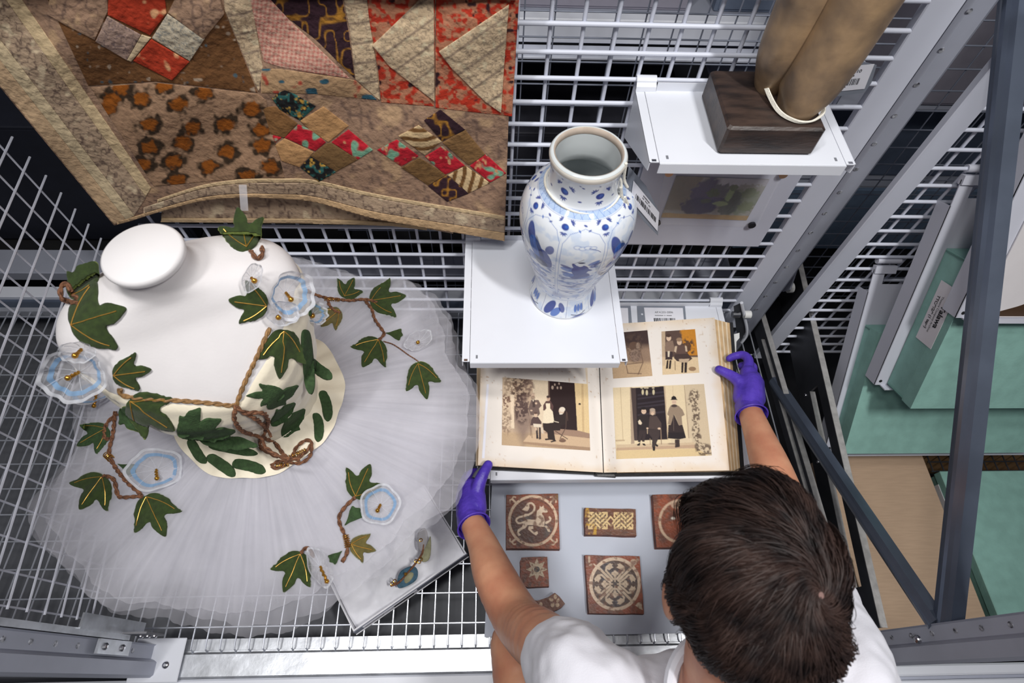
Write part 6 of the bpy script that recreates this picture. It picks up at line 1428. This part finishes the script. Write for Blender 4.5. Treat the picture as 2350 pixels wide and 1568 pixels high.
gr = [[(*WR, .031), (.618, .575, .266, .032), (.630, .612, .262, .030)], [(.628, .575, .256, .030), (.642, .616, .250, .026)], [(.604, .575, .262, .025), (.606, .600, .264, .020)], [(.620, .600, .264, .027), (.632, .640, .258, .0215)], [(.640, .605, .250, .022), (.648, .640, .244, .017)],
 chain([(.610, .592, .265, .0185), (.598, .618, .266, .0150), (.582, .638, .260, .0125), (.563, .654, .2545, .0105)]),
 chain([(.630, .645, .258, .0140), (.640, .676, .260, .0120), (.634, .696, .252, .0108), (.616, .699, .240, .0098), (.606, .697, .232, .0090)]), chain([(.640, .640, .250, .0140), (.654, .664, .244, .0118), (.654, .680, .230, .0105), (.640, .684, .218, .0095)]),
 chain([(.648, .628, .242, .0130), (.664, .646, .232, .0110), (.664, .658, .216, .0098), (.650, .660, .206, .009)]), chain([(.650, .606, .236, .0120), (.668, .620, .224, .0098), (.668, .628, .210, .0088), (.656, .630, .202, .0080)])]
blob('glove', gr, .0020, GLV, per, smooth=4)
def cuff(W, E, r):
    t = (E-W)/np.linalg.norm(E-W); a = np.cross(t, (0, 0, 1.)); a /= np.linalg.norm(a); b_ = np.cross(t, a); B = MB()
    rows = []
    for k, (s, rr_) in enumerate(((-.020, r*.90), (-.006, r*1.0), (.006, r*1.06), (.013, r*1.12), (.016, r*1.17), (.017, r*1.15), (.0155, r*1.10))):
        th_ = np.linspace(0, 2*math.pi, 40, endpoint=False); w = rr_*(1+.03*np.sin(7*th_+k)); rows.append(W+t*s+np.stack([w*np.cos(th_)]*3, -1)*a+np.stack([w*np.sin(th_)]*3, -1)*b_)
    grid_mesh('glove_cuff', np.array(rows), GLV, per, closed_u=True)
    B = MB(); B.tube([W+t*.0165+r*1.16*(math.cos(q)*a+math.sin(q)*b_) for q in np.linspace(0, 2*math.pi, 36, endpoint=False)], .0018, 6, closed=True); B.build('glove_cuff', GLV, per, smooth=True)
cuff(WL, EL, .0305); cuff(WR, ER, .0315)
# hair: dark cap + locks combed from the crown
HAIR = mat('dark_brown_hair', (50, 36, 32), .6, var=.35, scale=40, rgb2=(22, 16, 17), spec=.25)
HE = HC+np.array([.000, .004, .004]); HR = np.array([.0755, .0935, .0935])
CR = np.array([.304, .060, .95]); CRn = (CR-HE)/HR; CRn /= np.linalg.norm(CRn)
nrm = lambda v: v/np.linalg.norm(v)
th_ = np.linspace(0, 2*math.pi, 80, endpoint=False); rows = []
for ph in np.linspace(.01, 2.05, 44):
    u = np.stack([np.sin(ph)*np.cos(th_), np.sin(ph)*np.sin(th_), np.full(80, math.cos(ph))], -1); M = Matrix.Rotation(math.radians(28), 3, 'X'); u = u @ np.array(M).T; rows.append(HE+u*HR*1.0)
grid_mesh('hair_cap', np.array(rows), HAIR, per, closed_u=True)
rg = np.random.default_rng(5); NSTR = 24000
e1 = nrm(np.array([0, 1, 0])-CRn*CRn[1]); e2 = np.cross(CRn, e1)      # e1 = forwards, e2 = to image left
up = np.array([0, -.47, .88])
u = rg.normal(size=(NSTR*2, 3)); u /= np.linalg.norm(u, axis=1)[:, None]; u = u[(u @ up > -.42)][:NSTR]; m_ = len(u)
nr = lambda A: A/(np.linalg.norm(A, axis=1)[:, None]+1e-9)
d = u-CRn*(u @ CRn)[:, None]; phi = np.arctan2(d @ e2, d @ e1); dist = np.arccos(np.clip(u @ CRn, -1, 1)); front = np.clip(np.cos(phi), 0, 1); near = np.clip(dist/.9, 0, 1)
part = np.exp(-((phi-.62-.15*dist)/.17)**2)*np.clip(dist/.5, 0, 1)*(dist > .3)
cl = vn(phi*6.+4*dist, dist*4., 1.0, 3, 2)-.5; cl2 = vn(phi*20., dist*8., 1.0, 9, 1)-.5; cl3 = vn(phi*48., dist*14., 1.0, 19, 1)-.5
L = (.048+.034*front*near)*(1+.3*cl2)*rg.uniform(.75, 1.1, m_)
swirl = .8*np.exp(-dist*1.2)+.9*cl+.45*cl2+.35*cl3+np.where(phi > .62+.15*dist, .75, -.55)*front*np.clip(dist, 0, 1)+rg.normal(0, .11, m_)
lift = (.003+.015*np.clip(.5+cl, 0, 1)*(1-.9*part)+.018*front*near*(1-part)+.009*cl2+.004*cl3+.008*np.sin(phi*5+dist*3)*near)*np.clip(.12+dist*1.3, 0, 1)+rg.uniform(-.002, .002, m_)
n = 10; p = u.copy(); PTS = []
for k in range(n):
    t = k/(n-1); h = lift*math.sin(min(1, t*1.25+.12)*math.pi*.5)*(1-.45*t*t)+.006*front*t*t*near
    PTS.append(HE+p*HR+nr(p/HR)*h[:, None])
    q = p-CRn*(p @ CRn)[:, None]; out = nr(q-p*np.sum(q*p, 1)[:, None]); low = (p @ CRn < .2)[:, None]
    out = np.where(low, nr(out*.5+(-CRn+p*(p @ CRn)[:, None])*.8), out)
    tan = np.cross(p, out); a_ = (swirl*(1-.4*t))[:, None]; p = nr(p+(out*np.cos(a_)+tan*np.sin(a_))*(L/(n-1)/.088)[:, None])
P = np.stack(PTS, 1); T = np.gradient(P, axis=1); T /= np.linalg.norm(T, axis=2)[..., None]+1e-9
N = (P-HE)/HR**2; N /= np.linalg.norm(N, axis=2)[..., None]; tw = rg.uniform(-.9, .9, m_)[:, None, None]; Wd = np.cross(T, N); Wd = Wd*np.cos(tw)+N*np.sin(tw)
w = (.00052*np.sin(np.linspace(.35, 1, n)*math.pi*.97)**.6)[None, :, None]
V = np.concatenate([P-Wd*w, P+Wd*w], 1); o = (np.arange(m_)*2*n)[:, None]; kk = np.arange(n-1)[None]
F = np.stack([o+kk, o+kk+1, o+n+kk+1, o+n+kk], -1).reshape(-1, 4); V = V.reshape(-1, 3)-wloc(per)
me = bpy.data.meshes.new('hair'); me.vertices.add(len(V)); me.vertices.foreach_set('co', V.astype(np.float32).ravel()); me.loops.add(F.size); me.loops.foreach_set('vertex_index', F.astype(np.int32).ravel())
me.polygons.add(len(F)); me.polygons.foreach_set('loop_start', np.arange(0, F.size, 4, dtype=np.int32)); me.polygons.foreach_set('loop_total', np.full(len(F), 4, np.int32)); me.update(calc_edges=True)
me.shade_smooth(); me.materials.append(HAIR); ho = obj('hair', me, per); ho['kind'] = 'stuff'
MB().disc(HE+CRn*HR*1.002, CRn, .003, .0003, 14).build('scalp', mat('scalp_skin', (120, 92, 86), .6, var=.1), per)
# grey foam snake by the album corner
w = MB(); w.tube([onZ(*p, .215) for p in spline([(1090, 1099), (1094, 1090), (1103, 1080), (1112, 1073)], 6)], [.0075]*19, 10); sn = w.build('page_weight', mat('grey_weight', (112, 114, 120), .6, var=.1), None, smooth=True, loc=onZ(1098, 1086, .21)); tag(sn, 'small grey padded weight at the corner of the album', 'weight')
